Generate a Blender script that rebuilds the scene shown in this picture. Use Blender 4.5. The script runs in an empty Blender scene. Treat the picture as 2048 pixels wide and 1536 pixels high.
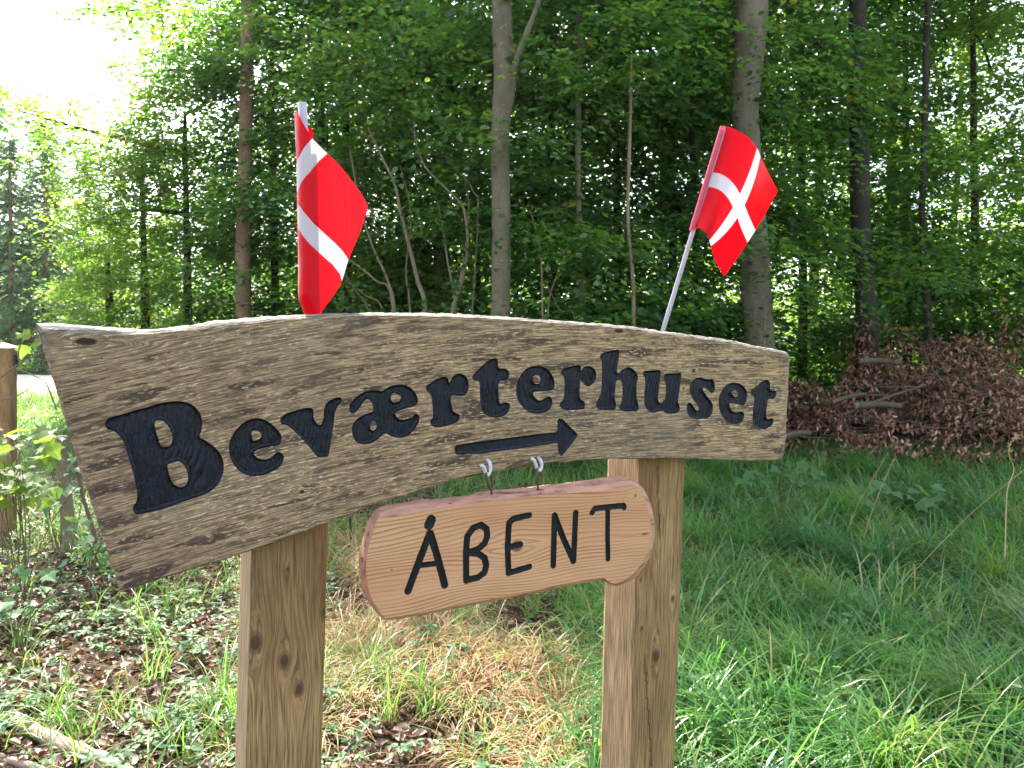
import bpy, math, random
import numpy as np
from mathutils import Vector, Matrix, noise
from mathutils.geometry import delaunay_2d_cdt

SC = bpy.context.scene
COL = SC.collection
R = math.radians
rng = np.random.default_rng(7)
FLARE_HAZE = 0.00022
random.seed(7)

# ------------------------------------------------------------------ camera
FPX, W0, H0 = 1538.0, 2048.0, 1536.0
PITCH, ROLL, CAMZ = R(2.5), R(1.6), 1.5
F_ = Vector((0, math.cos(PITCH), -math.sin(PITCH)))
U0 = Vector((0, math.sin(PITCH), math.cos(PITCH)))
X0 = Vector((1, 0, 0))
IX = X0 * math.cos(ROLL) + U0 * math.sin(ROLL)
IU = -X0 * math.sin(ROLL) + U0 * math.cos(ROLL)
cam_d = bpy.data.cameras.new('camera')
cam = bpy.data.objects.new('camera', cam_d)
COL.objects.link(cam)
m = Matrix((IX, IU, -F_)).transposed().to_4x4()
m.translation = Vector((0, 0, CAMZ))
cam.matrix_world = m
cam_d.sensor_width = 36.0
cam_d.lens = 36.0 * FPX / W0
cam_d.clip_start = 0.05
cam_d.clip_end = 600
cam_d.dof.use_dof = True
cam_d.dof.focus_distance = 1.5
cam_d.dof.aperture_fstop = 15.0
SC.camera = cam

# ------------------------------------------------------------------ light
SUN_AZ, SUN_EL = R(-24), R(49)          # azimuth from +Y towards +X, elevation
world = bpy.data.worlds.new('World'); SC.world = world
world.use_nodes = True
wn = world.node_tree.nodes; wl = world.node_tree.links
bg = wn['Background']
sky = wn.new('ShaderNodeTexSky'); sky.sky_type = 'NISHITA'
sky.sun_disc = False
sky.sun_elevation = SUN_EL
sky.sun_rotation = SUN_AZ
sky.air_density = 1.0; sky.dust_density = 2.0; sky.ozone_density = 1.0
hs_ = wn.new('ShaderNodeHueSaturation'); hs_.inputs['Saturation'].default_value = 0.5
wl.new(sky.outputs[0], hs_.inputs['Color']); wl.new(hs_.outputs[0], bg.inputs[0])
bg.inputs[1].default_value = 0.15
sun_d = bpy.data.lights.new('sun', 'SUN')
sun_d.energy = 4.6; sun_d.angle = R(0.53); sun_d.color = (1.0, 0.93, 0.82)
sun = bpy.data.objects.new('sun', sun_d); COL.objects.link(sun)
SUNV = Vector((math.sin(SUN_AZ) * math.cos(SUN_EL), math.cos(SUN_AZ) * math.cos(SUN_EL), math.sin(SUN_EL)))
sun.rotation_euler = SUNV.to_track_quat('Z', 'Y').to_euler()
sun.location = SUNV * 50
SC.view_settings.view_transform = 'Standard'
SC.view_settings.look = 'None'
SC.view_settings.exposure = 2.3
SC.view_settings.gamma = 1.0
SC.view_settings.use_curve_mapping = False
SC.cycles.max_bounces = 7
SC.cycles.diffuse_bounces = 4
SC.cycles.transmission_bounces = 4
SC.cycles.glossy_bounces = 2
SC.cycles.transparent_max_bounces = 4
SC.cycles.volume_bounces = 0
SC.cycles.use_adaptive_sampling = True
SC.cycles.adaptive_threshold = 0.02
SC.cycles.use_denoising = True
SC.cycles.sample_clamp_indirect = 6.0
SC.cycles.blur_glossy = 1.0

# ------------------------------------------------------------------ helpers
def ray(px, py):
    return F_ + IX * ((px - 1024) / FPX) - IU * ((py - 768) / FPX)

def at(px, py, D):
    """world point on the ray of a picture point at forward distance D (metres along +Y)"""
    r = ray(px, py)
    return Vector((0, 0, CAMZ)) + r * (D / r.y)

def tag(o, label=None, cat=None, group=None, kind=None):
    if label: o['label'] = label
    if cat: o['category'] = cat
    if group: o['group'] = group
    if kind: o['kind'] = kind
    return o

def empty(name, loc=(0, 0, 0), rz=0, **k):
    o = bpy.data.objects.new(name, None); COL.objects.link(o)
    o.location = loc; o.rotation_euler = (0, 0, rz)
    o.empty_display_size = 0.1
    return tag(o, **k)

def link(name, me, mat=None, parent=None, loc=None, rz=None):
    o = bpy.data.objects.new(name, me); COL.objects.link(o)
    if mat is not None:
        if len(me.materials) == 0: me.materials.append(mat)
        elif me.materials[0] != mat:
            o.material_slots[0].link = 'OBJECT'; o.material_slots[0].material = mat
    if parent: o.parent = parent
    if loc is not None: o.location = loc
    if rz is not None: o.rotation_euler = (0, 0, rz)
    return o

def mesh_np(name, V, T, smooth=False, attrs=None):
    """V (n,3), T (m,k) all triangles or all quads"""
    V = np.asarray(V, dtype=np.float32); T = np.asarray(T, dtype=np.int32)
    me = bpy.data.meshes.new(name)
    k = T.shape[1]
    me.vertices.add(len(V)); me.vertices.foreach_set('co', V.ravel())
    me.loops.add(T.size); me.loops.foreach_set('vertex_index', T.ravel())
    me.polygons.add(len(T)); me.polygons.foreach_set('loop_start', np.arange(0, T.size, k, dtype=np.int32))
    if smooth: me.polygons.foreach_set('use_smooth', np.ones(len(T), dtype=bool))
    me.update(calc_edges=True)
    for nm, a in (attrs or {}).items():
        a = np.asarray(a, dtype=np.float32)
        if a.ndim == 1:
            at_ = me.attributes.new(nm, 'FLOAT', 'POINT'); at_.data.foreach_set('value', a)
        else:
            at_ = me.attributes.new(nm, 'FLOAT_VECTOR', 'POINT'); at_.data.foreach_set('vector', a.ravel())
    return me

def catmull(pts, n=5, closed=True):
    P = np.array(pts, float); N = len(P); out = []
    for i in range(N if closed else N - 1):
        p0 = P[(i - 1) % N] if closed or i > 0 else P[i]
        p1 = P[i]; p2 = P[(i + 1) % N]
        p3 = P[(i + 2) % N] if closed or i + 2 < N else P[min(i + 1, N - 1)]
        for j in range(n):
            t = j / n
            out.append(0.5 * ((2 * p1) + (-p0 + p2) * t + (2 * p0 - 5 * p1 + 4 * p2 - p3) * t * t + (-p0 + 3 * p1 - 3 * p2 + p3) * t ** 3))
    if not closed: out.append(P[-1])
    return np.array(out)

def resample(P, n):
    P = np.array(P, float); d = np.r_[0, np.cumsum(np.linalg.norm(np.diff(P, axis=0), axis=1))]
    t = np.linspace(0, d[-1], n)
    return np.stack([np.interp(t, d, P[:, k]) for k in range(P.shape[1])], 1)

def inside(poly, X, Y):
    c = np.zeros(X.shape, bool); n = len(poly)
    for i in range(n):
        x1, y1 = poly[i]; x2, y2 = poly[(i + 1) % n]
        if y1 == y2: continue
        k = (y1 > Y) != (y2 > Y)
        c ^= k & (X < (x2 - x1) * (Y - y1) / (y2 - y1) + x1)
    return c

def inside_all(polys, X, Y):
    c = np.zeros(X.shape, bool)
    for p in polys: c ^= inside(p, X, Y)
    return c

def seg_dist(polys, X, Y):
    d = np.full(X.shape, 1e9)
    for p in polys:
        for i in range(len(p)):
            a = p[i]; b = p[(i + 1) % len(p)]
            ab = b - a; L = (ab @ ab) + 1e-12
            t = np.clip(((X - a[0]) * ab[0] + (Y - a[1]) * ab[1]) / L, 0, 1)
            d = np.minimum(d, np.hypot(X - a[0] - t * ab[0], Y - a[1] - t * ab[1]))
    return d

def cdt(polys, extra, keep):
    """constrained triangulation; keep(centroids)->mask. returns verts2d, tris"""
    vs = []; es = []
    for p in polys:
        s = len(vs); n = len(p)
        vs += [Vector((float(a[0]), float(a[1]))) for a in p]
        es += [(s + i, s + (i + 1) % n) for i in range(n)]
    vs += [Vector((float(a[0]), float(a[1]))) for a in extra]
    r = delaunay_2d_cdt(vs, es, [], 0, 1e-6)
    V = np.array([(v.x, v.y) for v in r[0]]); T = np.array([f for f in r[2] if len(f) == 3])
    # orientation
    a, b, c = V[T[:, 0]], V[T[:, 1]], V[T[:, 2]]
    ar = (b[:, 0] - a[:, 0]) * (c[:, 1] - a[:, 1]) - (b[:, 1] - a[:, 1]) * (c[:, 0] - a[:, 0])
    T[ar < 0] = T[ar < 0][:, ::-1]
    cen = (a + b + c) / 3
    T = T[keep(cen) & (np.abs(ar) > 1e-12)]
    u, inv = np.unique(T.ravel(), return_inverse=True)
    return V[u], inv.reshape(-1, 3)

def grid_pts(xmin, xmax, ymin, ymax, s, jit=0.3):
    gx, gy = np.meshgrid(np.arange(xmin, xmax, s), np.arange(ymin, ymax, s))
    g = np.stack([gx.ravel(), gy.ravel()], 1)
    return g + rng.uniform(-jit, jit, g.shape) * s

def tube_arrays(P, rad, k=8, cap=True):
    P = np.array(P, float); n = len(P); rad = np.broadcast_to(np.array(rad, float), (n,))
    Tn = np.gradient(P, axis=0); Tn /= np.linalg.norm(Tn, axis=1)[:, None] + 1e-9
    ref = np.array([0, 0, 1.0]) if abs(Tn[0, 2]) < 0.8 else np.array([1.0, 0, 0])
    V = []
    a = np.cross(Tn[0], ref); a /= np.linalg.norm(a)
    for i in range(n):
        a = a - Tn[i] * (a @ Tn[i]); a /= np.linalg.norm(a) + 1e-9
        b = np.cross(Tn[i], a)
        th = np.arange(k) * 2 * math.pi / k
        V.append(P[i] + rad[i] * (np.cos(th)[:, None] * a + np.sin(th)[:, None] * b))
    V = np.concatenate(V)
    T = []
    for i in range(n - 1):
        for j in range(k):
            q = (i * k + j, i * k + (j + 1) % k, (i + 1) * k + (j + 1) % k, (i + 1) * k + j)
            T += [(q[0], q[1], q[2]), (q[0], q[2], q[3])]
    if cap:
        V = np.concatenate([V, P[:1], P[-1:]])
        for j in range(k):
            T.append((len(V) - 2, (j + 1) % k, j))
            T.append((len(V) - 1, (n - 1) * k + j, (n - 1) * k + (j + 1) % k))
    return V, np.array(T)

def join_arrays(parts):
    Vs, Ts, s = [], [], 0
    for V, T in parts:
        Vs.append(V); Ts.append(T + s); s += len(V)
    return np.concatenate(Vs), np.concatenate(Ts)

def tube(name, P, rad, mat, parent=None, k=8, closed_=False):
    V, T = tube_arrays(P, rad, k)
    return link(name, mesh_np(name, V, T, True), mat, parent)

# ------------------------------------------------------------------ node helpers
def new_mat(name):
    mt = bpy.data.materials.new(name); mt.use_nodes = True
    nt = mt.node_tree; nt.nodes.clear()
    out = nt.nodes.new('ShaderNodeOutputMaterial')
    return mt, nt, out

class NB:
    def __init__(s, nt): s.nt = nt
    def n(s, t, **k):
        nd = s.nt.nodes.new(t)
        for a, b in k.items(): setattr(nd, a, b)
        return nd
    def l(s, a, b): s.nt.links.new(a, b)
    def attr(s, name, out='Vector'):
        return s.n('ShaderNodeAttribute', attribute_name=name).outputs[out]
    def mapping(s, vec, scale, loc=(0, 0, 0)):
        m_ = s.n('ShaderNodeMapping'); s.l(vec, m_.inputs[0])
        m_.inputs['Scale'].default_value = scale; m_.inputs['Location'].default_value = loc
        return m_.outputs[0]
    def noise(s, vec, scale=1, detail=3, rough=0.55, dist=0):
        n_ = s.n('ShaderNodeTexNoise'); s.l(vec, n_.inputs['Vector'])
        n_.inputs['Scale'].default_value = scale; n_.inputs['Detail'].default_value = detail
        n_.inputs['Roughness'].default_value = rough; n_.inputs['Distortion'].default_value = dist
        return n_.outputs['Fac']
    def ramp(s, fac, stops, interp='LINEAR'):
        r_ = s.n('ShaderNodeValToRGB'); s.l(fac, r_.inputs[0]); cr = r_.color_ramp; cr.interpolation = interp
        while len(cr.elements) < len(stops): cr.elements.new(0.5)
        for e, (p, c) in zip(cr.elements, stops):
            e.position = p
            e.color = (c, c, c, 1) if isinstance(c, (int, float)) else tuple(c) + (1,)
        return r_.outputs[0]
    def mix(s, fac, a, b, mode='MIX'):
        m_ = s.n('ShaderNodeMix', data_type='RGBA', blend_type=mode)
        for sock, v in ((m_.inputs[0], fac), (m_.inputs[6], a), (m_.inputs[7], b)):
            if hasattr(v, 'links'): s.l(v, sock)
            elif isinstance(v, (int, float)): sock.default_value = v
            else: sock.default_value = tuple(v) + (1,)
        return m_.outputs[2]
    def math(s, op, a, b=0.0, c=0.0):
        m_ = s.n('ShaderNodeMath', operation=op)
        for i, v in enumerate((a, b, c)):
            if hasattr(v, 'links'): s.l(v, m_.inputs[i])
            else: m_.inputs[i].default_value = v
        return m_.outputs[0]
    def bump(s, h, strength=0.5, dist=0.002, normal=None):
        b_ = s.n('ShaderNodeBump'); s.l(h, b_.inputs['Height'])
        b_.inputs['Strength'].default_value = strength; b_.inputs['Distance'].default_value = dist
        if normal is not None: s.l(normal, b_.inputs['Normal'])
        return b_.outputs[0]
    def bsdf(s, color, rough=0.6, spec=0.5, normal=None, **k):
        p = s.n('ShaderNodeBsdfPrincipled')
        if hasattr(color, 'links'): s.l(color, p.inputs['Base Color'])
        else: p.inputs['Base Color'].default_value = tuple(color) + (1,)
        if hasattr(rough, 'links'): s.l(rough, p.inputs['Roughness'])
        else: p.inputs['Roughness'].default_value = rough
        p.inputs['Specular IOR Level'].default_value = spec
        if normal is not None: s.l(normal, p.inputs['Normal'])
        for a, b in k.items(): p.inputs[a.replace('_', ' ')].default_value = b
        return p.outputs[0]

def leaf_mat(name, refl, trans, mixf=0.45, rough=0.42, spec=0.5, attr='rnd'):
    """refl / trans: colour ramps (stops over the per-leaf random value)"""
    mt, nt, out = new_mat(name); b = NB(nt)
    r = b.attr(attr, 'Fac')
    ob = b.n('ShaderNodeObjectInfo').outputs['Random']
    rr = b.math('FRACT', b.math('ADD', r, b.math('MULTIPLY', ob, 0.25)))
    s1 = b.bsdf(b.ramp(r, refl), rough, spec)
    tr = b.n('ShaderNodeBsdfTranslucent'); b.l(b.ramp(r, trans), tr.inputs[0])
    mx = b.n('ShaderNodeMixShader'); mx.inputs[0].default_value = mixf
    b.l(s1, mx.inputs[1]); b.l(tr.outputs[0], mx.inputs[2]); b.l(mx.outputs[0], out.inputs[0])
    return mt

def simple_mat(name, color, rough=0.6, spec=0.5, **k):
    mt, nt, out = new_mat(name); b = NB(nt)
    b.l(b.bsdf(color, rough, spec, **k), out.inputs[0]); return mt

# ------------------------------------------------------------------ materials
def sign_wood():
    mt, nt, out = new_mat('weathered_oak'); b = NB(nt)
    g = b.attr('grain')
    sep = b.n('ShaderNodeSeparateXYZ'); b.l(g, sep.inputs[0]); u = sep.outputs[0]
    big = b.noise(b.mapping(g, (3.0, 9.0, 3.0)), 1, 3)
    base = b.ramp(big, [(0.3, (0.135, 0.098, 0.062)), (0.5, (0.20, 0.15, 0.092)), (0.7, (0.26, 0.20, 0.125))])
    # yellowish towards the right end, greyer at the left
    yel = b.math('MULTIPLY_ADD', u, 0.75, 0.45)
    yel.node.use_clamp = True
    base = b.mix(yel, b.mix(0.65, base, (0.42, 0.275, 0.165)), b.mix(0.65, base, (0.54, 0.355, 0.175)))
    med = b.noise(b.mapping(g, (30, 130, 30), (3, 1, 0)), 1, 4, 0.65, 0.2)
    base = b.mix(b.ramp(med, [(0.38, 0.7), (0.52, 0.0)]), base, (0.075, 0.050, 0.034))
    # dark elongated blotches
    bl = b.noise(b.mapping(g, (9, 46, 12), (7, 3, 2)), 1, 4, 0.5, 0.3)
    base = b.mix(b.ramp(bl, [(0.575, 0.0), (0.605, 0.92)]), base, (0.050, 0.029, 0.026))
    b2 = b.noise(b.mapping(g, (6.5, 34, 9), (2, 9, 5)), 1, 4, 0.6, 0.4)
    base = b.mix(b.ramp(b2, [(0.575, 0.0), (0.625, 0.82)]), base, (0.058, 0.035, 0.028))
    b3 = b.noise(b.mapping(g, (2.2, 9, 9), (8, 2, 5)), 1, 3, 0.5, 0.3)
    base = b.mix(b.ramp(b3, [(0.50, 0.0), (0.66, 0.55)]), base, (0.30, 0.235, 0.155))
    # pale flecks of weathered grain
    fl = b.noise(b.mapping(g, (85, 300, 85), (1, 8, 2)), 1, 3, 0.6, 0.2)
    fl2 = b.noise(b.mapping(g, (4, 7, 4), (5, 2, 2)), 1, 2)
    flm = b.math('MULTIPLY', b.ramp(fl, [(0.545, 0.0), (0.61, 1.0)]), b.ramp(fl2, [(0.38, 0.35), (0.55, 1.0)]))
    base = b.mix(flm, base, (0.56, 0.43, 0.26))
    b4 = b.noise(b.mapping(g, (1.6, 5, 5), (3, 7, 5)), 1, 3, 0.55, 0.4)
    base = b.mix(b.ramp(b4, [(0.42, 0.18), (0.52, 0.0)]), base, (0.085, 0.058, 0.040))
    # pale lichen spots
    vo = b.n('ShaderNodeTexVoronoi'); b.l(b.mapping(g, (26, 40, 26)), vo.inputs['Vector']); vo.inputs['Scale'].default_value = 1
    ls = b.math('MULTIPLY', b.ramp(vo.outputs['Distance'], [(0.07, 1.0), (0.13, 0.0)]), b.ramp(b.noise(g, 6, 2), [(0.54, 0), (0.6, 0.6)]))
    base = b.mix(ls, base, (0.36, 0.34, 0.24))
    fine = b.noise(b.mapping(g, (16, 480, 16)), 1, 3, 0.6, 0.1)
    base = b.mix(b.ramp(fine, [(0.42, 0.75), (0.56, 0.0)]), base, (0.055, 0.04, 0.03))
    # knots and holes stored as an attribute
    kn = b.attr('knot', 'Fac')
    base = b.mix(b.ramp(kn, [(0.45, 0.0), (0.75, 0.95)]), base, (0.02, 0.013, 0.01))
    # grey weathered rim
    rim = b.attr('rim', 'Fac')
    rn = b.ramp(b.noise(b.mapping(g, (20, 160, 160)), 1, 4, 0.65), [(0.40, (0.07, 0.06, 0.05)), (0.52, (0.14, 0.13, 0.115)), (0.64, (0.27, 0.26, 0.24))])
    base = b.mix(rim, base, rn)
    h = b.math('ADD', b.math('MULTIPLY', fine, 0.6), b.math('ADD', b.math('MULTIPLY', med, 0.9), b.math('MULTIPLY', fl, 0.8)))
    nrm = b.bump(h, 0.9, 0.003)
    b.l(b.bsdf(base, 0.78, 0.25, nrm), out.inputs[0]); return mt

def pine_wood():
    mt, nt, out = new_mat('fresh_pine'); b = NB(nt)
    g = b.attr('grain')
    wob = b.noise(b.mapping(g, (3, 14, 3)), 1, 2)
    sep = b.n('ShaderNodeSeparateXYZ'); b.l(g, sep.inputs[0])
    v = b.math('ADD', b.math('MULTIPLY', sep.outputs[1], 150), b.math('MULTIPLY', wob, 7))
    fr = b.math('FRACT', v)
    ring = b.ramp(fr, [(0.0, 0.05), (0.55, 0.12), (0.86, 0.9), (0.95, 1.0), (1.0, 0.05)])
    fade = b.ramp(b.noise(b.mapping(g, (2, 20, 2), (4, 0, 0)), 1, 3), [(0.35, 0.25), (0.62, 1.0)])
    fac = b.math('MULTIPLY', ring, fade)
    wb = b.ramp(b.noise(b.mapping(g, (3, 8, 3)), 1, 3), [(0.35, (0.44, 0.225, 0.115)), (0.65, (0.52, 0.30, 0.17))])
    base = b.mix(fac, wb, (0.20, 0.075, 0.03))
    fine = b.noise(b.mapping(g, (14, 600, 14)), 1, 2)
    base = b.mix(b.ramp(fine, [(0.35, 0.35), (0.6, 0)]), base, (0.40, 0.20, 0.10))
    kn = b.attr('knot', 'Fac')
    base = b.mix(b.ramp(kn, [(0.3, 0.0), (0.8, 0.9)]), base, (0.10, 0.035, 0.018))
    rim = b.attr('rim', 'Fac')
    rn = b.ramp(b.noise(b.mapping(g, (16, 60, 60)), 1, 4, 0.6), [(0.33, (0.14, 0.06, 0.045)), (0.42, (0.32, 0.18, 0.135)), (0.6, (0.50, 0.26, 0.19))])
    spots = b.ramp(b.noise(b.mapping(g, (30, 90, 60), (2, 0, 0)), 1, 3, 0.6), [(0.62, 0.0), (0.66, 0.85)])
    rn = b.mix(spots, rn, (0.13, 0.045, 0.045))
    base = b.mix(rim, base, rn)
    nrm = b.bump(b.math('ADD', fac, fine), 0.35, 0.0007)
    b.l(b.bsdf(base, 0.6, 0.35, nrm), out.inputs[0]); return mt

def post_wood():
    mt, nt, out = new_mat('post_timber'); b = NB(nt)
    g = b.attr('grain')
    wob = b.noise(b.mapping(g, (1.6, 12, 12)), 1, 2)
    sep = b.n('ShaderNodeSeparateXYZ'); b.l(g, sep.inputs[0])
    v = b.math('ADD', b.math('MULTIPLY', sep.outputs[1], 85), b.math('MULTIPLY', wob, 9))
    fr = b.math('FRACT', v)
    ring = b.ramp(fr, [(0.0, 0.0), (0.6, 0.15), (0.88, 1.0), (1.0, 0.0)])
    base = b.ramp(b.noise(b.mapping(g, (2.5, 10, 10)), 1, 4), [(0.3, (0.19, 0.105, 0.046)), (0.5, (0.30, 0.185, 0.082)), (0.7, (0.41, 0.27, 0.125))])
    base = b.mix(b.math('MULTIPLY', ring, 0.55), base, (0.13, 0.075, 0.035))
    side = b.attr('rim', 'Fac')      # lighter, yellower side face
    base = b.mix(b.math('MULTIPLY', side, 0.75), base, b.ramp(b.noise(b.mapping(g, (3, 60, 60)), 1, 4), [(0.3, (0.32, 0.23, 0.13)), (0.7, (0.52, 0.40, 0.24))]))
    alg = b.noise(b.mapping(g, (3, 9, 9), (4, 4, 4)), 1, 4, 0.6)
    base = b.mix(b.ramp(alg, [(0.5, 0.0), (0.68, 0.4)]), base, (0.13, 0.105, 0.045))
    fine = b.noise(b.mapping(g, (12, 420, 420)), 1, 3, 0.6)
    base = b.mix(b.ramp(fine, [(0.38, 0.8), (0.56, 0.0)]), base, (0.07, 0.042, 0.022))
    kn = b.attr('knot', 'Fac')
    base = b.mix(b.ramp(kn, [(0.25, 0.0), (0.5, 0.45), (0.75, 0.55), (0.8, 0.88), (1.0, 0.9)]), base, (0.05, 0.028, 0.016))
    nrm = b.bump(b.math('ADD', b.math('MULTIPLY', fine, 1.2), b.math('MULTIPLY', ring, 0.6)), 0.6, 0.0013)
    b.l(b.bsdf(base, 0.75, 0.25, nrm), out.inputs[0]); return mt

def paint_mat(name, col, rough):
    mt, nt, out = new_mat(name); b = NB(nt)
    tc = b.n('ShaderNodeTexCoord').outputs['Object']
    st = b.noise(b.mapping(tc, (420, 30, 45)), 1, 3, 0.6, 1.2)
    c = b.mix(b.ramp(b.noise(tc, 45, 3), [(0.4, 0), (0.7, 1)]), col, (col[0] * 1.2, col[1] * 1.9, col[2] * 2.4))
    ch = b.ramp(b.noise(tc, 320, 2, 0.5), [(0.765, 0), (0.78, 1)])
    c = b.mix(ch, c, (0.12, 0.125, 0.115))
    b.l(b.bsdf(c, rough, 0.26, b.bump(st, 1.0, 0.0022)), out.inputs[0]); return mt

def bark_mat(name, a, c, moss=(0.10, 0.11, 0.06), mf=0.4, ring=True):
    mt, nt, out = new_mat(name); b = NB(nt)
    tc = b.n('ShaderNodeTexCoord').outputs['Object']
    n1 = b.noise(b.mapping(tc, (5, 5, 2)), 1, 5, 0.6)
    base = b.ramp(n1, [(0.3, a), (0.7, c)])
    n2 = b.noise(b.mapping(tc, (9, 9, 1.2), (3, 3, 3)), 1, 4)
    base = b.mix(b.ramp(n2, [(0.45, 0), (0.7, mf)]), base, moss)
    n3 = b.noise(b.mapping(tc, (12, 12, 60)), 1, 3, 0.5)
    base = b.mix(b.ramp(n3, [(0.62, 0), (0.74, 0.3)]), base, tuple(x * 0.4 for x in a))
    n4 = b.noise(b.mapping(tc, (50, 50, 30)), 1, 3)
    sp = b.ramp(b.noise(b.mapping(tc, (40, 40, 25), (5, 1, 1)), 1, 2), [(0.66, 0), (0.72, 0.7)])
    base = b.mix(sp, base, tuple(min(1, x * 2.2) for x in c))
    nrm = b.bump(b.math('ADD', n3, n4), 0.5, 0.01)
    b.l(b.bsdf(base, 0.8, 0.2, nrm), out.inputs[0]); return mt

def ground_mat():
    mt, nt, out = new_mat('forest_soil'); b = NB(nt)
    tc = b.n('ShaderNodeTexCoord').outputs['Object']
    z = b.attr('zone')
    sep = b.n('ShaderNodeSeparateXYZ'); b.l(z, sep.inputs[0])
    soil = b.ramp(b.noise(tc, 9, 6, 0.65), [(0.3, (0.028, 0.02, 0.013)), (0.55, (0.075, 0.05, 0.032)), (0.75, (0.15, 0.105, 0.075))])
    green = b.ramp(b.noise(tc, 5, 6, 0.7), [(0.3, (0.02, 0.04, 0.012)), (0.7, (0.055, 0.10, 0.025))])
    c = b.mix(sep.outputs[0], soil, green)
    gravel = b.ramp(b.noise(tc, 3, 8, 0.7), [(0.3, (0.36, 0.33, 0.28)), (0.7, (0.55, 0.51, 0.45))])
    c = b.mix(sep.outputs[1], c, gravel)
    b.l(b.bsdf(c, 0.95, 0.1, b.bump(b.noise(tc, 30, 5, 0.7), 0.8, 0.03)), out.inputs[0]); return mt

def plastic_mat(name, col, tcol):
    mt, nt, out = new_mat(name); b = NB(nt)
    tc = b.n('ShaderNodeTexCoord').outputs['Object']
    cr = b.noise(b.mapping(tc, (26, 26, 7)), 1, 2, 0.5, 0.6)
    s1 = b.bsdf(col, 0.22, 0.10, b.bump(cr, 0.35, 0.01))
    tr = b.n('ShaderNodeBsdfTranslucent'); tr.inputs[0].default_value = tuple(tcol) + (1,)
    mx = b.n('ShaderNodeMixShader'); mx.inputs[0].default_value = 0.28
    b.l(s1, mx.inputs[1]); b.l(tr.outputs[0], mx.inputs[2]); b.l(mx.outputs[0], out.inputs[0]); return mt

M = dict(
    sign=sign_wood(), pine=pine_wood(), post=post_wood(),
    paint=paint_mat('navy_black_paint', (0.0022, 0.0034, 0.0085), 0.36),
    paint2=paint_mat('black_letter_paint', (0.0042, 0.0048, 0.0058), 0.5),
    beech=bark_mat('beech_bark', (0.095, 0.078, 0.055), (0.165, 0.14, 0.10)),
    brown=bark_mat('brown_bark', (0.16, 0.10, 0.065), (0.26, 0.18, 0.12), mf=0.2),
    dark=bark_mat('dark_bark', (0.022, 0.018, 0.014), (0.05, 0.041, 0.032), moss=(0.04, 0.04, 0.025)),
    pale=bark_mat('pale_stem_bark', (0.13, 0.10, 0.07), (0.23, 0.19, 0.13), mf=0.3),
    twig=simple_mat('twig', (0.12, 0.085, 0.06), 0.8, 0.2),
    flag_red=plastic_mat('red_flag_plastic', (0.50, 0.001, 0.008), (0.55, 0.002, 0.006)),
    flag_white=plastic_mat('white_flag_plastic', (0.46, 0.46, 0.50), (0.42, 0.42, 0.46)),
    stick=plastic_mat('white_stick_plastic', (0.42, 0.41, 0.46), (0.4, 0.4, 0.45)),
    hook=simple_mat('white_hook_coating', (0.50, 0.50, 0.54), 0.3, 0.5),
    link=simple_mat('tarnished_brass', (0.07, 0.05, 0.03), 0.45, 0.5, Metallic=0.4),
    black=simple_mat('black_plastic', (0.012, 0.013, 0.014), 0.35, 0.5),
    cap=simple_mat('pinkish_post_cap', (0.55, 0.44, 0.42), 0.6, 0.4),
    tagm=simple_mat('dark_tag_plate', (0.015, 0.03, 0.03), 0.4, 0.5),
    soil=ground_mat(),
)
GR = [(0.0, (0.007, 0.028, 0.013)), (0.35, (0.022, 0.068, 0.027)), (0.7, (0.066, 0.145, 0.038)), (0.93, (0.080, 0.13, 0.03)), (1.0, (0.16, 0.13, 0.035))]
GT = [(0.0, (0.06, 0.20, 0.02)), (0.4, (0.17, 0.42, 0.04)), (0.8, (0.34, 0.55, 0.05)), (1.0, (0.48, 0.42, 0.05))]
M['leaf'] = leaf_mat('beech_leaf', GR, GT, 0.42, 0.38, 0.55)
M['leaf_lit'] = leaf_mat('sunlit_tint_leaf', [(0, (0.04, 0.09, 0.02)), (1, (0.09, 0.14, 0.03))], [(0, (0.20, 0.44, 0.04)), (1, (0.42, 0.58, 0.06))], 0.5, 0.5, 0.25)  # lit copy of the leaf: sunlight put into brighter, yellower colours
M['needle'] = leaf_mat('conifer_needles', [(0, (0.06, 0.12, 0.07)), (1, (0.14, 0.22, 0.11))], [(0, (0.20, 0.36, 0.14)), (1, (0.40, 0.58, 0.24))], 0.45, 0.5, 0.3)  # needles lightened: hazy distance put into the colour
M['grass'] = leaf_mat('green_grass', [(0, (0.028, 0.10, 0.034)), (0.45, (0.070, 0.185, 0.042)), (0.85, (0.15, 0.25, 0.05)), (0.96, (0.17, 0.19, 0.05)), (1, (0.42, 0.34, 0.17))],
                      [(0, (0.06, 0.27, 0.05)), (0.6, (0.18, 0.46, 0.06)), (0.93, (0.34, 0.50, 0.08)), (1, (0.5, 0.4, 0.2))], 0.38, 0.36, 0.5)
M['dry'] = leaf_mat('dry_grass', [(0, (0.24, 0.12, 0.075)), (0.35, (0.46, 0.27, 0.14)), (0.7, (0.62, 0.50, 0.24)), (0.85, (0.26, 0.26, 0.08)), (1, (0.07, 0.14, 0.04))],
                    [(0, (0.4, 0.2, 0.1)), (0.7, (0.55, 0.42, 0.2)), (1, (0.2, 0.42, 0.08))], 0.35, 0.5, 0.3)
M['cover'] = leaf_mat('ground_cover_leaf', [(0, (0.025, 0.08, 0.030)), (0.7, (0.05, 0.125, 0.045)), (1, (0.12, 0.17, 0.04))],
                      [(0, (0.08, 0.26, 0.04)), (1, (0.26, 0.45, 0.06))], 0.35, 0.5, 0.3)
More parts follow.
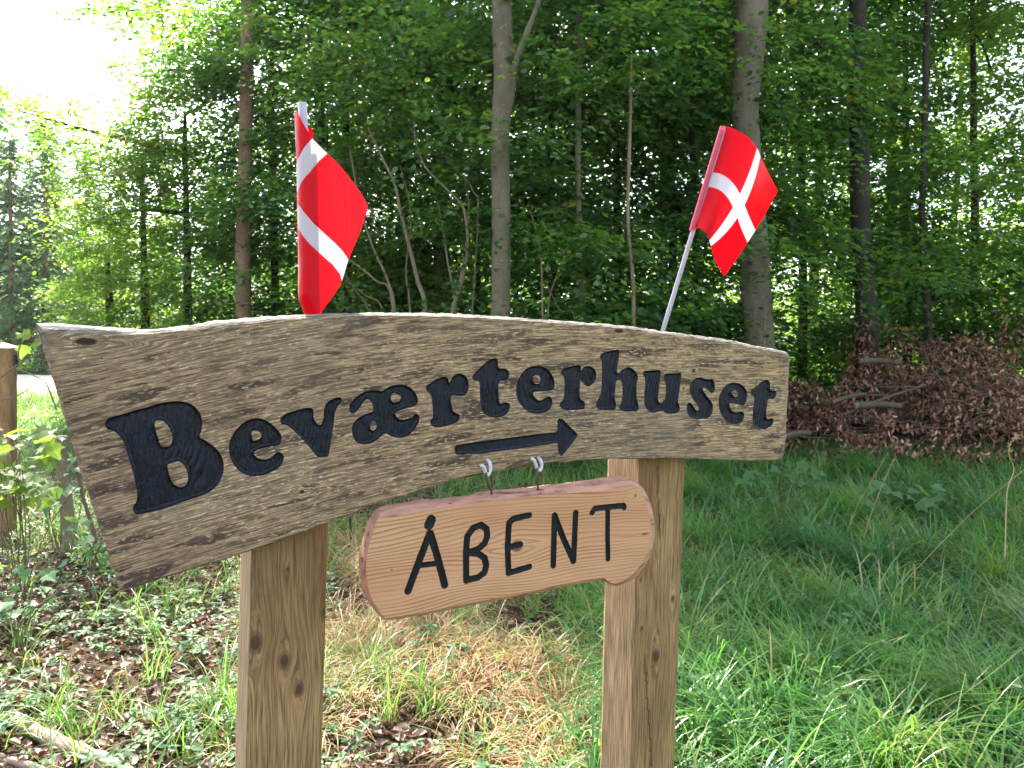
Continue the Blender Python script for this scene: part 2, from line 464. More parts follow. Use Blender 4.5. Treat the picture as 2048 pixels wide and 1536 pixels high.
M['litter'] = leaf_mat('dead_leaf', [(0, (0.05, 0.028, 0.018)), (0.5, (0.13, 0.075, 0.045)), (0.85, (0.24, 0.165, 0.12)), (1, (0.36, 0.29, 0.24))],
                       [(0, (0.10, 0.04, 0.02)), (1, (0.35, 0.2, 0.1))], 0.2, 0.5, 0.4)
M['brush'] = leaf_mat('brush_pile_leaf', [(0, (0.05, 0.020, 0.013)), (0.4, (0.18, 0.080, 0.050)), (0.8, (0.44, 0.22, 0.145)), (1, (0.62, 0.40, 0.28))],
                      [(0, (0.12, 0.04, 0.02)), (1, (0.34, 0.14, 0.07))], 0.25, 0.42, 0.5)

# ------------------------------------------------------------------ terrain
def hz(x, y):
    x = np.asarray(x, float); y = np.asarray(y, float)
    side = 1 / (1 + np.exp(-(x + 1.5) * 0.9))
    z = side * np.clip(y - 5, 0, 9) * 0.035
    z = z + 0.035 * np.sin(x * 1.7 + 0.6 * y) * np.cos(y * 1.3 - 0.5 * x) * np.clip(y / 3, 0, 1)
    z = z + 0.015 * np.sin(x * 4.1 + 1) * np.sin(y * 3.7)
    far = np.clip(y - 45, 0, 400); z = z + far * 0.012
    return z
def path_w(x, y):
    """the gravel track beyond the left trees: a band going off obliquely"""
    c = 25 + (x + 15) * 0.25
    return np.clip(1.2 - np.abs(y - c) / 6.0, 0, 1) * 5 * (x < -3)

def build_ground():
    xs = np.r_[np.linspace(-160, -20, 22), np.linspace(-19, 14, 240), np.linspace(15, 160, 22)]
    ys = np.r_[np.linspace(-40, -2, 14), np.linspace(-1.5, 16, 150), np.linspace(16.5, 45, 70), np.linspace(48, 300, 22)]
    X, Y = np.meshgrid(xs, ys)
    Z = hz(X, Y)
    near = (Y < 16) & (Y > 0)
    V = np.stack([X, Y, Z], -1).reshape(-1, 3)
    nx, ny = len(xs), len(ys)
    i, j = np.meshgrid(np.arange(nx - 1), np.arange(ny - 1)); a = (j * nx + i).ravel()
    T = np.stack([a, a + 1, a + nx + 1, a + nx], 1)
    x, y = V[:, 0], V[:, 1]
    tx = x / np.maximum(y, 0.5)
    green = np.clip((tx - 0.1) * 5 + 0.3, 0, 1) + np.clip((y - 6) * 0.3, 0, 1)
    wood = (y > 11) & (x > -4)
    green = np.where(wood, 0.25, np.clip(green, 0, 1))
    pw = np.clip(path_w(x, y), 0, 1)
    zone = np.stack([green, pw, 0 * x], 1)
    o = link('ground', mesh_np('ground', V, T, True, {'zone': zone}), M['soil'])
    tag(o, kind='structure')
build_ground()

# ------------------------------------------------------------------ the sign
SY = R(27)
E_ = Vector((math.cos(SY), math.sin(SY), 0)); N_ = Vector((-math.sin(SY), math.cos(SY), 0))
SO = Vector((0, 1.373, 1.35))
def to_local(px, py, off=0.0):
    """picture point -> (x, z) on the sign's front plane pushed back by off"""
    r = ray(px, py); c = Vector((0, 0, CAMZ))
    t = ((SO + N_ * off - c) @ N_) / (r @ N_)
    p = c + r * t - SO
    return (p @ E_, p.z)
def L2(pts, off=0.0): return np.array([to_local(a, b, off) for a, b in pts])

GLY = {
 'B': ((200, 790, 5.908), [
  [(60,360),(75,300),(130,265),(250,230),(400,185),(550,145),(700,100),(850,75),(960,75),(1060,100),(1140,160),(1190,240),(1205,330),(1195,430),(1180,500),(1260,545),(1360,620),(1430,710),(1460,810),(1455,920),(1410,1030),(1330,1120),(1200,1190),(1020,1250),(850,1310),(650,1370),(520,1400),(440,1410),(395,1375),(390,1320),(425,1270),(440,1180),(420,1050),(390,920),(350,780),(315,660),(280,560),(230,480),(160,425),(90,400)],
  [(645,320),(690,298),(745,305),(800,360),(840,430),(855,500),(845,570),(800,610),(740,615),(705,570),(680,490),(655,410)],
  [(800,830),(850,795),(930,785),(985,820),(1020,880),(1040,960),(1030,1040),(990,1080),(940,1090),(880,1060),(840,1010),(815,930)]]),
 'e': ((440, 780, 7.877), [
  [(545,445),(650,450),(740,490),(820,540),(890,610),(945,680),(970,750),(955,830),(900,872),(750,900),(640,925),(570,955),(535,990),(555,1040),(620,1080),(700,1095),(780,1075),(840,1030),(880,985),(930,975),(975,1000),(1005,1050),(990,1130),(940,1210),(850,1270),(740,1325),(600,1355),(480,1355),(370,1320),(280,1250),(210,1160),(160,1060),(140,940),(150,830),(190,720),(260,620),(350,530),(450,470)],
  [(495,665),(520,640),(580,640),(630,665),(655,710),(640,750),(590,785),(525,800),(505,750)]]),
 'v': ((440, 780, 7.877), [
  [(950,470),(975,420),(1050,370),(1160,335),(1290,295),(1390,280),(1455,295),(1475,340),(1475,430),(1500,490),(1540,540),(1580,550),(1610,510),(1630,430),(1635,340),(1650,270),(1685,200),(1750,155),(1830,120),(1890,115),(1920,150),(1905,200),(1850,265),(1815,350),(1800,460),(1780,600),(1755,750),(1735,900),(1705,1040),(1640,1050),(1545,1055),(1480,990),(1400,890),(1300,780),(1200,680),(1120,600),(1060,560),(985,540),(955,510)]]),
 'ae': ((690, 735, 7.877), [
  [(65,640),(85,570),(140,500),(220,430),(310,380),(400,360),(500,360),(590,370),(680,310),(790,275),(900,270),(1000,300),(1080,360),(1130,440),(1150,520),(1130,580),(1050,620),(930,650),(850,680),(790,715),(800,760),(850,810),(920,825),(1000,805),(1060,785),(1090,745),(1130,735),(1170,770),(1165,850),(1130,920),(1060,1010),(970,1080),(870,1110),(760,1095),(690,1060),(620,1040),(530,1120),(430,1185),(320,1210),(220,1195),(150,1140),(115,1050),(110,950),(150,860),(230,780),(330,730),(410,705),(445,680),(440,600),(410,540),(370,500),(320,510),(270,570),(220,650),(170,705),(110,720),(75,690)],
  [(730,430),(770,400),(830,425),(880,460),(875,510),(820,545),(760,550),(725,510)],
  [(400,885),(440,835),(480,865),(500,920),(485,965),(440,995),(405,970),(390,930)]]),
 'r': ((690, 735, 7.877), [
  [(1275,310),(1320,265),(1400,215),(1490,165),(1560,145),(1610,165),(1635,210),(1645,240),(1690,160),(1740,115),(1810,95),(1880,120),(1930,180),(1950,260),(1940,360),(1890,430),(1810,450),(1740,435),(1680,440),(1665,500),(1680,590),(1695,670),(1740,715),(1790,740),(1810,790),(1785,840),(1720,880),(1600,915),(1480,940),(1390,930),(1345,880),(1345,830),(1385,790),(1385,700),(1375,580),(1360,470),(1325,400),(1280,355)]]),
 't': ((930, 700, 7.877), [
  [(120,400),(180,340),(260,260),(340,185),(420,140),(480,130),(515,165),(520,230),(530,280),(590,290),(650,300),(690,345),(695,410),(665,460),(590,480),(535,505),(525,600),(530,700),(535,790),(560,850),(620,825),(670,830),(705,865),(700,940),(650,1010),(580,1050),(480,1065),(380,1050),(300,1000),(255,920),(240,800),(235,650),(230,540),(210,490),(140,475),(115,440)]]),
 'e.': ((930, 700, 7.877), [
  [(1120,250),(1220,265),(1310,310),(1370,390),(1405,470),(1410,560),(1385,625),(1280,645),(1160,650),(1085,660),(1075,700),(1110,760),(1180,800),(1240,770),(1290,740),(1345,740),(1375,790),(1370,870),(1330,940),(1250,985),(1130,1005),(1020,980),(930,920),(860,840),(815,740),(805,630),(825,510),(870,410),(940,320),(1030,265)],
  [(1080,415),(1110,392),(1150,400),(1185,440),(1190,490),(1160,530),(1100,525),(1070,490)]]),
 'r.': ((930, 700, 7.877), [
  [(1510,350),(1550,300),(1640,265),(1740,245),(1810,245),(1825,290),(1830,320),(1880,265),(1950,250),(2023,283),(2056,336),(2069,390),(2057,460),(2015,529),(1960,568),(1900,560),(1850,510),(1815,480),(1810,560),(1805,680),(1815,770),(1860,800),(1890,850),(1880,910),(1830,940),(1700,940),(1570,940),(1500,900),(1490,850),(1530,800),(1560,730),(1570,600),(1565,480),(1545,410),(1512,380)]]),
 'h': ((1180, 690, 10.24), [
  [(210,220),(260,165),(370,130),(480,110),(560,95),(600,130),(595,220),(580,340),(560,460),(555,570),(600,570),(660,510),(750,460),(850,470),(930,540),(975,620),(980,710),(955,790),(955,950),(955,1100),(985,1200),(1000,1280),(970,1350),(850,1360),(700,1360),(610,1320),(600,1250),(640,1180),(660,1080),(665,950),(660,830),(640,740),(590,710),(545,730),(525,830),(515,950),(500,1060),(530,1180),(535,1270),(505,1325),(400,1330),(250,1330),(160,1300),(125,1220),(150,1130),(210,1020),(235,880),(240,720),(245,560),(240,400),(235,310),(205,270)]]),
 'u': ((1180, 690, 10.24), [
  [(1085,570),(1130,530),(1250,525),(1390,515),(1440,530),(1440,620),(1430,740),(1415,880),(1400,1020),(1395,1130),(1440,1190),(1490,1165),(1535,1100),(1550,980),(1555,860),(1545,760),(1515,690),(1515,620),(1570,585),(1700,580),(1840,570),(1870,600),(1865,700),(1845,820),(1830,950),(1810,1080),(1805,1180),(1840,1280),(1825,1350),(1750,1395),(1620,1410),(1540,1390),(1480,1345),(1400,1360),(1310,1385),(1220,1370),(1150,1300),(1115,1200),(1110,1050),(1120,900),(1130,780),(1120,670),(1090,620)]]),
 's': ((1360, 720, 9.309), [
  [(370,325),(450,345),(540,370),(600,355),(635,430),(650,510),(635,590),(590,610),(545,585),(490,530),(430,505),(430,560),(480,640),(540,720),(590,790),(615,870),(600,970),(560,1050),(480,1090),(370,1095),(260,1090),(170,1050),(135,970),(125,880),(150,800),(200,800),(240,850),(290,920),(330,950),(345,890),(310,830),(260,760),(210,670),(180,580),(185,480),(220,400),(290,345)]]),
 'e..': ((1360, 720, 9.309), [
  [(1040,425),(1120,445),(1200,510),(1245,590),(1250,680),(1230,780),(1180,850),(1100,830),(1000,805),(925,815),(930,880),(960,940),(1030,980),(1100,965),(1160,960),(1195,1000),(1190,1080),(1140,1150),(1050,1190),(950,1185),(860,1140),(790,1050),(740,940),(720,820),(725,700),(770,590),(840,490),(930,435)],
  [(955,605),(1000,570),(1050,575),(1075,630),(1045,690),(1000,670)]]),
 't.': ((1360, 720, 9.309), [
  [(1310,590),(1350,540),(1440,470),(1530,400),(1610,365),(1660,395),(1680,460),(1680,555),(1740,570),(1790,580),(1790,650),(1750,720),(1680,725),(1635,740),(1620,850),(1605,980),(1615,1080),(1650,1100),(1700,1085),(1740,1120),(1725,1190),(1660,1250),(1570,1290),(1480,1280),(1400,1230),(1355,1150),(1350,1050),(1365,900),(1380,780),(1375,690),(1320,650)]]),
}
ARROW = ((900, 830, 7.585), [[(65,500),(90,460),(200,440),(400,405),(700,370),(1000,330),(1300,290),(1500,270),(1625,262),(1630,150),(1630,70),(1665,47),(1710,65),(1780,130),(1860,220),(1940,290),(1925,335),(1870,410),(1790,510),(1700,625),(1660,620),(1640,560),(1635,480),(1630,425),(1450,450),(1200,490),(900,530),(600,570),(400,597),(250,590),(150,605),(80,595)]])

def glyph_local(g, smooth=True):
    (ox, oy, s), polys = g
    out = []
    for p in polys:
        q = catmull(p, 4) if smooth else resample(np.array(p + [p[0]]), 90)[:-1]
        out.append(L2([(ox + a / s, oy + b / s) for a, b in q]))
    return out

def carved_letter(name, polys, mat, parent, depth=0.0055, spacing=0.0017, wall=0.0022, streak=0.0, off=(0, 0), y0=0.0, ridge=0.0015, label=None):
    """a routed, painted letter: a dished floor below the board's face with tool ridges"""
    allp = np.concatenate(polys)
    g = grid_pts(allp[:, 0].min(), allp[:, 0].max(), allp[:, 1].min(), allp[:, 1].max(), spacing, 0.25)
    d = seg_dist(polys, g[:, 0], g[:, 1])
    g = g[inside_all(polys, g[:, 0], g[:, 1]) & (d > wall * 1.15)]
    ring = []
    for k, p in enumerate(polys):
        nx = np.roll(p, -1, 0) - np.roll(p, 1, 0); nx /= np.linalg.norm(nx, axis=1)[:, None] + 1e-9
        for sgn in (1, -1):
            q = p + sgn * np.stack([-nx[:, 1], nx[:, 0]], 1) * wall
            dd = seg_dist(polys, q[:, 0], q[:, 1])
            q = q[inside_all(polys, q[:, 0], q[:, 1]) & (dd > wall * 0.93)]
            ring.append(q)
    ex = np.concatenate([g] + ring)
    V, T = cdt(polys, ex, lambda c: inside_all(polys, c[:, 0], c[:, 1]))
    d = seg_dist(polys, V[:, 0], V[:, 1])
    x, z = V[:, 0], V[:, 1]
    prof = np.clip(d / wall, 0, 1) ** 0.6
    h = -depth * prof
    nz = np.array([noise.noise(Vector((a * 28, b * 9, 3.3))) for a, b in V])
    nz2 = np.array([noise.noise(Vector((a * 30, b * 30, 9.1))) for a, b in V])
    lines = 2 * np.abs(np.sin(x * 420 + nz * 8 + nz2 * 1.0)) ** 0.5 - 1
    cont = 2 * np.abs(np.sin(d * 420 + 1.0)) ** 0.5 - 1
    w = np.clip((d - wall) / 0.004, 0, 1)
    h += prof * ridge * (cont * (1 - w) + lines * 0.8 * w) * (0.4 + 0.8 * np.abs(nz2) * 2)
    h[d < 1e-6] = 0
    V3 = np.stack([x, y0 - h, z], 1)
    o = link(name, mesh_np(name, V3, T, True), mat, parent)
    if label: o['label'] = label
    return o

def board(name, root, front, sil, letters, mat, thick, s_off, grain_fn, knots, spacing=0.007, y0=0.0, rough=0.0015, rimw=None, wav=0.0004):
    """front / sil: closed outlines (same length) in local x,z; front on y0, sil on y0+s_off, back on y0+thick"""
    n = len(front)
    allp = front
    g = grid_pts(allp[:, 0].min(), allp[:, 0].max(), allp[:, 1].min(), allp[:, 1].max(), spacing)
    polys = [front] + letters
    d = seg_dist([front], g[:, 0], g[:, 1])
    dl = seg_dist(letters, g[:, 0], g[:, 1])
    g = g[inside_all(polys, g[:, 0], g[:, 1]) & (d > spacing * 0.4) & (dl > spacing * 0.25)]
    kp = []
    for (kx, kz, kr, stt) in knots:
        for q in (0, .35, .7, 1.0, 1.35, 1.7, 2.4):
            for a_ in np.arange(12) * math.pi / 6 + q: kp.append((kx + math.cos(a_) * kr * q * stt, kz + math.sin(a_) * kr * q))
    kp = np.array(kp); kp = kp[inside_all(polys, kp[:, 0], kp[:, 1])]; kp = kp[seg_dist(polys, kp[:, 0], kp[:, 1]) > 0.0006]
    g = np.concatenate([g, kp])
    V2, T = cdt(polys, g, lambda c: inside_all(polys, c[:, 0], c[:, 1]))
    F = np.stack([V2[:, 0], np.full(len(V2), y0), V2[:, 1]], 1)
    dl = seg_dist(letters + [front], V2[:, 0], V2[:, 1])
    wz = np.array([noise.noise(Vector((a * 9, b * 45, 1.0))) + 0.5 * noise.noise(Vector((a * 30, b * 160, 5.0))) for a, b in V2])
    F[:, 1] += wz * wav * np.clip(dl / 0.004, 0, 1)
    rimF = np.zeros(len(F))
    # rim: rings from the front outline to the silhouette outline to the back
    rings, rr = [], []
    steps = [(0.0, 0.0), (0.28, 0.5), (0.6, 0.82), (1.0, 1.0)]
    c = sil.mean(0)
    for k, (ty, tb) in enumerate(steps):
        P = front * (1 - tb) + sil * tb
        y = np.full(n, y0 + s_off * ty)
        if 0 < k:
            nn = np.array([noise.noise(Vector((a * 35, b * 35, k * 2.7))) + 0.6 * noise.noise(Vector((a * 140, b * 140, k * 5.1))) for a, b in P])
            dirn = (P - c) / np.linalg.norm(P - c, axis=1)[:, None]
            P = P + np.stack([0 * nn, nn * rough], 1)
            y = y + nn * rough
        rings.append(np.stack([P[:, 0], y, P[:, 1]], 1)); rr.append(1.0 if k else 0.55)
    for k in range(1, 5):
        y = y0 + s_off + (thick - s_off) * k / 4
        P = sil.copy()
        nn = np.array([noise.noise(Vector((a * 30, b * 30, 20 + k * 3.7))) + 0.7 * noise.noise(Vector((a * 120, b * 120, k * 7.1))) for a, b in P])
        P = P + np.stack([0 * nn, nn * rough * 1.3], 1)
        rings.append(np.stack([P[:, 0], np.full(n, y), P[:, 1]], 1)); rr.append(1.0)
    RV = np.concatenate(rings); b0 = len(F)
    RT = []
    for k in range(len(rings) - 1):
        i = np.arange(n); j = (i + 1) % n
        a_, b_, c_, d_ = k * n + i, k * n + j, (k + 1) * n + j, (k + 1) * n + i
        RT += [np.stack([a_, b_, c_], 1), np.stack([a_, c_, d_], 1)]
    RT = np.concatenate(RT) + b0
    rimR = np.concatenate([np.full(n, v) for v in rr])
    if rimw is not None:
        wgt = rimw(RV[:, 0], RV[:, 2]); rimR = rimR * wgt
    # back face
    bp, bt = cdt([sil], np.zeros((0, 2)), lambda q: inside(sil, q[:, 0], q[:, 1]))
    BV = np.stack([bp[:, 0], np.full(len(bp), y0 + thick + rough * 0.0), bp[:, 1]], 1)
    BT = bt[:, ::-1] + b0 + len(RV)
    V = np.concatenate([F, RV, BV]); TT = np.concatenate([T, RT, BT])
    x, z = V[:, 0], V[:, 2]
    gu, gv = grain_fn(x, z)
    kn = np.zeros(len(V))
    for (kx, kz, kr, stretch) in knots:
        dx, dz = x - kx, z - kz
        r = np.hypot(dx / stretch, dz) + 1e-5
        kn = np.maximum(kn, np.clip(1.5 - r / kr, 0, 1))
        gv = gv + np.sign(dz) * kr * 2.2 * np.exp(-(r / (kr * 4)) ** 1.2) * np.clip(np.abs(dz) / (kr * .5), 0, 1) * -1
    rim = np.concatenate([rimF, rimR, np.ones(len(BV))])
    gr = np.stack([gu, gv, V[:, 1]], 1)
    me = mesh_np(name, V, TT, False, {'grain': gr, 'knot': kn, 'rim': rim})
    sm = np.zeros(len(TT), bool); sm[:len(T)] = True
    me.polygons.foreach_set('use_smooth', sm)
    o = link(name, me, mat, root)
    return o

def sides(sd, ns, off):
    out = []
    for s, n in zip(sd, ns):
        q = resample(catmull(s, 6, False), n + 1)[:-1]
        out.append(q)
    return L2(np.concatenate(out), off)

sign = empty('sign', SO, SY, label='weathered arched wooden sign board carved Beværterhuset with a right-pointing arrow', cat='sign')
SF = [
 [(94,664),(170,668),(273,669),(376,661),(478,649),(598,637),(700,632),(790,631),(880,633),(960,636),(1050,642),(1150,649),(1250,657),(1330,668),(1400,677),(1450,684),(1500,694),(1540,702),(1563,706)],
 [(1563,706),(1571,709),(1574,718),(1572,760),(1570,800),(1566,870),(1562,905),(1558,915),(1550,919)],
 [(1550,919),(1500,920),(1400,917),(1300,916),(1200,917),(1120,922),(1050,931),(980,943),(900,960),(830,982),(740,1013),(660,1041),(590,1068),(500,1099),(400,1131),(300,1161),(238,1179)],
 [(238,1179),(230,1126),(190,1000),(160,905),(131,813),(108,735),(98,690),(94,664)]]
SS = [
 [(72,646),(143,650),(273,659),(342,656),(444,642),(581,631),(700,627),(790,626),(880,628),(960,631),(1050,637),(1150,644),(1250,652),(1330,663),(1400,672),(1450,679),(1500,689),(1540,697),(1563,701)],
 [(1563,701),(1573,705),(1578,716),(1576,760),(1574,800),(1570,870),(1566,905),(1561,915),(1550,920)],
 [(1550,920),(1500,921),(1400,918),(1300,917),(1200,918),(1120,923),(1050,932),(980,944),(900,961),(830,983),(740,1014),(660,1042),(590,1069),(500,1100),(400,1132),(300,1162),(240,1182)],
 [(240,1182),(219,1116),(180,1000),(150,905),(122,813),(95,725),(80,680),(72,646)]]
ns = (340, 50, 300, 110)
front = sides(SF, ns, 0.0); sil = sides(SS, ns, 0.014)
glyphs = {k: glyph_local(v) for k, v in GLY.items()}
arrow = glyph_local(ARROW, False)
letters_flat = [p for g in glyphs.values() for p in g] + arrow
# wood grain follows the sweep of the board
gx = np.linspace(-1.2, 1.2, 400)
slope = 0.03 + 0.27 / (1 + np.exp((gx + 0.25) * 5.0)) - 0.05 * np.clip(gx - 0.1, 0, 1)
gy = np.concatenate([[0], np.cumsum((slope[1:] + slope[:-1]) / 2 * np.diff(gx))])
def sign_grain(x, z):
    v = z - np.interp(x, gx, gy)
    # sweep eases near the top edge
    return x * 1.0 + 0.15 * z, v
kn = []
for (px, py, r, st) in [(604, 984, 0.0032, 1.5), (1387, 741, 0.0035, 1), (1367, 777, 0.0022, 1), (172, 683, 0.006, 2.6), (1238, 662, .004, 3), (203, 716, .0013, 1)] + [(131 + 7 * i, 805 - 2 * i + (i % 2), .0011 if i < 8 else .0007, 3.2) for i in range(12)]:
    a, b = to_local(px, py); kn.append((a, b, r, st))
def rimw(x, z):
    # the top edge is grey and bleached, the end grain less so, the underside is warm brown
    top = np.interp(x, front[:340, 0], front[:340, 1])
    return np.clip(1.0 - (top - z) / 0.05, 0.22, 1) * 1.0
bd = board('board', sign, front, sil, letters_flat, M['sign'], 0.045, 0.014, sign_grain, kn, 0.0065, rough=0.0022, rimw=rimw, wav=0.0007)
for k, g in glyphs.items():
    carved_letter('letter', g, M['paint'], sign, spacing=0.0018 if k == 'B' else 0.0016, label='carved letter ' + {'ae': 'æ'}.get(k, k.strip('.')))
carved_letter('arrow', arrow, M['paint'], sign, depth=0.004, ridge=0.0004, wall=0.0018, spacing=0.0022)
# small pale filler ring on the board face
a, b = to_local(602, 946)
th = np.linspace(0, 2 * math.pi, 17)
V, T = tube_arrays([(a + 0.0036 * math.cos(t), -0.0002, b + 0.0036 * math.sin(t)) for t in th], 0.0009, 6, False)
link('screw_hole_ring', mesh_np('screw_hole_ring', V, T, True), simple_mat('pale_filler', (0.35, 0.33, 0.24), 0.7), sign)

# ------------------------------------------------------------------ posts
def post(name, label, fl, fr, depth, ztop, kn_px, seed, crack_px, paleside=1.0):
    """fl, fr: two picture points (upper, lower) down the front face's left / right edge"""
    yf = 0.0475
    a1, a2 = L2(fl, yf); b1, b2 = L2(fr, yf)
    zb = -SO.z + 0.0 - 0.05
    def lerp(p, q, z): return p[0] + (q[0] - p[0]) * (z - p[1]) / (q[1] - p[1])
    xl = lambda z: lerp(a1, a2, z); xr = lambda z: lerp(b1, b2, z)
    root = empty(name, SO + E_ * ((xl(zb) + xr(zb)) / 2) + N_ * (yf + depth / 2) + Vector((0, 0, -SO.z)), SY, label=label, cat='post', group='square timber posts carrying the sign')
    ox = (xl(zb) + xr(zb)) / 2; oy = yf + depth / 2
    zs = np.arange(zb, ztop, 0.0045)
    ch = 0.0035
    # perimeter: front face dense, left side dense, others coarse
    per = []
    w = 1.0
    fu = np.r_[0, 0.015, np.linspace(0.03, 0.97, 34), 0.985, 1.0]
    V, G, Kn, Rm = [], [], [], []
    knl = [(*to_local(p[0], p[1], yf), p[2]) for p in kn_px]
    cr = [L2(c, yf) for c in crack_px]
    sd = np.linspace(0.02, 1, 22)
    for z in zs:
        L, Rr = xl(z), xr(z)
        # left side from back to front
        for s in sd[::-1]:
            wob = 0.0008 * noise.noise(Vector((seed, s * 9, z * 25)))
            V.append((L + wob, yf + ch + (depth - ch) * s, z)); G.append((z, s * depth + 0.3 + seed, 5)); Kn.append(0); Rm.append(paleside)
        V.append((L + 0.0008, yf + ch * 0.35, z)); G.append((z, 0.3 + seed, 5)); Kn.append(0); Rm.append(paleside * 0.8)
        for f in fu:
            x = L + ch * 0.5 + (Rr - L - ch) * f
            wob = 0.0009 * noise.noise(Vector((x * 30, z * 9, seed)))
            k_ = 0; v = x + seed
            for (kx, kz, r) in knl:
                dx, dz = x - kx, z - kz; rr = math.hypot(dx, dz * 0.62) + 1e-6
                k_ = max(k_, min(1, max(0, 1.35 - rr / r)))
                v += -(1 if dx > 0 else -1) * r * 1.5 * math.exp(-(rr / (r * 2.6)) ** 1.4) * min(1, abs(dx) / (r * .6))
                if k_ > 0: wob -= 0.001 * k_
            for c in cr:
                if c[:, 1].min() < z < c[:, 1].max():
                    xc = np.interp(z, c[::-1, 1], c[::-1, 0]) if c[0, 1] > c[-1, 1] else np.interp(z, c[:, 1], c[:, 0])
                    xc += 0.0015 * noise.noise(Vector((seed, 2, z * 30)))
                    if abs(x - xc) < 0.0016: k_ = max(k_, 1.0); wob += 0.006
            V.append((x, yf + wob + (0.002 if f in (0, 1) else 0), z)); G.append((z, v, 0)); Kn.append(k_); Rm.append(0)
        V.append((Rr, yf + ch, z)); G.append((z, 0.7 + seed, 5)); Kn.append(0); Rm.append(0.3)
        V.append((Rr, yf + depth, z)); G.append((z, 0.8 + seed, 5)); Kn.append(0); Rm.append(0.3)
    k = len(sd) + 1 + len(fu) + 2; n = len(zs)
    V = np.array(V) - np.array([ox, oy, -SO.z])
    i, j = np.meshgrid(np.arange(k), np.arange(n - 1)); i = i.ravel(); j = j.ravel()
    T = np.stack([j * k + i, j * k + (i + 1) % k, (j + 1) * k + (i + 1) % k, (j + 1) * k + i], 1)
    me = mesh_np('timber', V, T, False, {'grain': np.array(G), 'knot': np.array(Kn), 'rim': np.array(Rm)})
    o = link('timber', me, M['post'], root)
    # end cap
    zt = V[:, 2].max(); 
    L, Rr = V[-k:, 0].min(), V[-k:, 0].max()
    cv = np.array([(L, -depth / 2, zt), (Rr, -depth / 2, zt), (Rr, depth / 2, zt), (L, depth / 2, zt)])
    link('end_grain', mesh_np('end_grain', cv, np.array([[0, 1, 2, 3]])), M['brown'], root)
    return root
post('sign_post', 'square timber post under the left half of the arched sign, with two dark knots',
     [(503, 1100), (491, 1536)], [(656.5, 1060), (643.5, 1536)], 0.118, 0.14,
     [(568, 1320, 0.011), (597, 1377, 0.0095), (575, 1138, 0.004), (510, 1285, 0.013), (650, 1225, 0.008)], 0.11, [])
post('sign_post', 'square timber post right of the hanging open sign, with a long vertical crack',
     [(1278, 920), (1261.5, 1536)], [(1371, 920), (1350, 1536)], 0.112, 0.12,
     [(1283, 1255, 0.0042), (1311, 1312, 0.0115), (1345, 1197, 0.006), (1281, 1160, 0.004)], 0.53, [[(1290, 1310), (1305, 1536)], [(1315, 930), (1322, 1080)]], 0.75)

# ------------------------------------------------------------------ hanging board
HY = -0.030
hang = empty('hanging_sign', SO, SY, label='fresh pine board lettered ÅBENT hanging from two chain links under the arched sign', cat='sign')
HF = [
 [(753,1041),(798,1032),(862,1020.5),(915,1013),(954,1006),(1000,1001.5),(1055,994),(1121,988),(1188,983),(1232,976),(1262,970)],
 [(1262,970),(1276,975),(1288,993),(1298,1026),(1301,1059),(1298,1086),(1289,1115),(1274,1139),(1256,1156),(1232,1167),(1219,1164),(1207,1155)],
 [(1207,1155),(1188,1158),(1143,1165),(1099,1174),(1055,1185),(990,1197),(930,1208),(847,1225),(800,1232),(770,1237)],
 [(770,1237),(747,1204),(736,1175),(732,1136),(736,1100),(745,1069),(753,1041)]]
HS = [
 [(758,1015),(798,1008),(837,1002),(876,999),(934,992),(973,983),(1011,980.5),(1073,974),(1121,968.5),(1166,963),(1210,956),(1232,954),(1253,954)],
 [(1253,954),(1276,967),(1292,993),(1302,1026),(1305,1059),(1302,1086),(1292,1117),(1276,1141),(1258,1159),(1232,1170),(1217,1168),(1207,1157)],
 [(1207,1157),(1188,1160),(1143,1167),(1099,1176),(1055,1187),(990,1199),(930,1210),(847,1227),(800,1234),(764,1238)],
 [(764,1238),(739,1206),(725,1171),(720,1136),(721,1106),(727,1081),(735,1050),(747,1026),(758,1015)]]
ns = (200, 110, 180, 90)
hf = sides(HF, ns, HY); hs = sides(HS, ns, HY + 0.036)
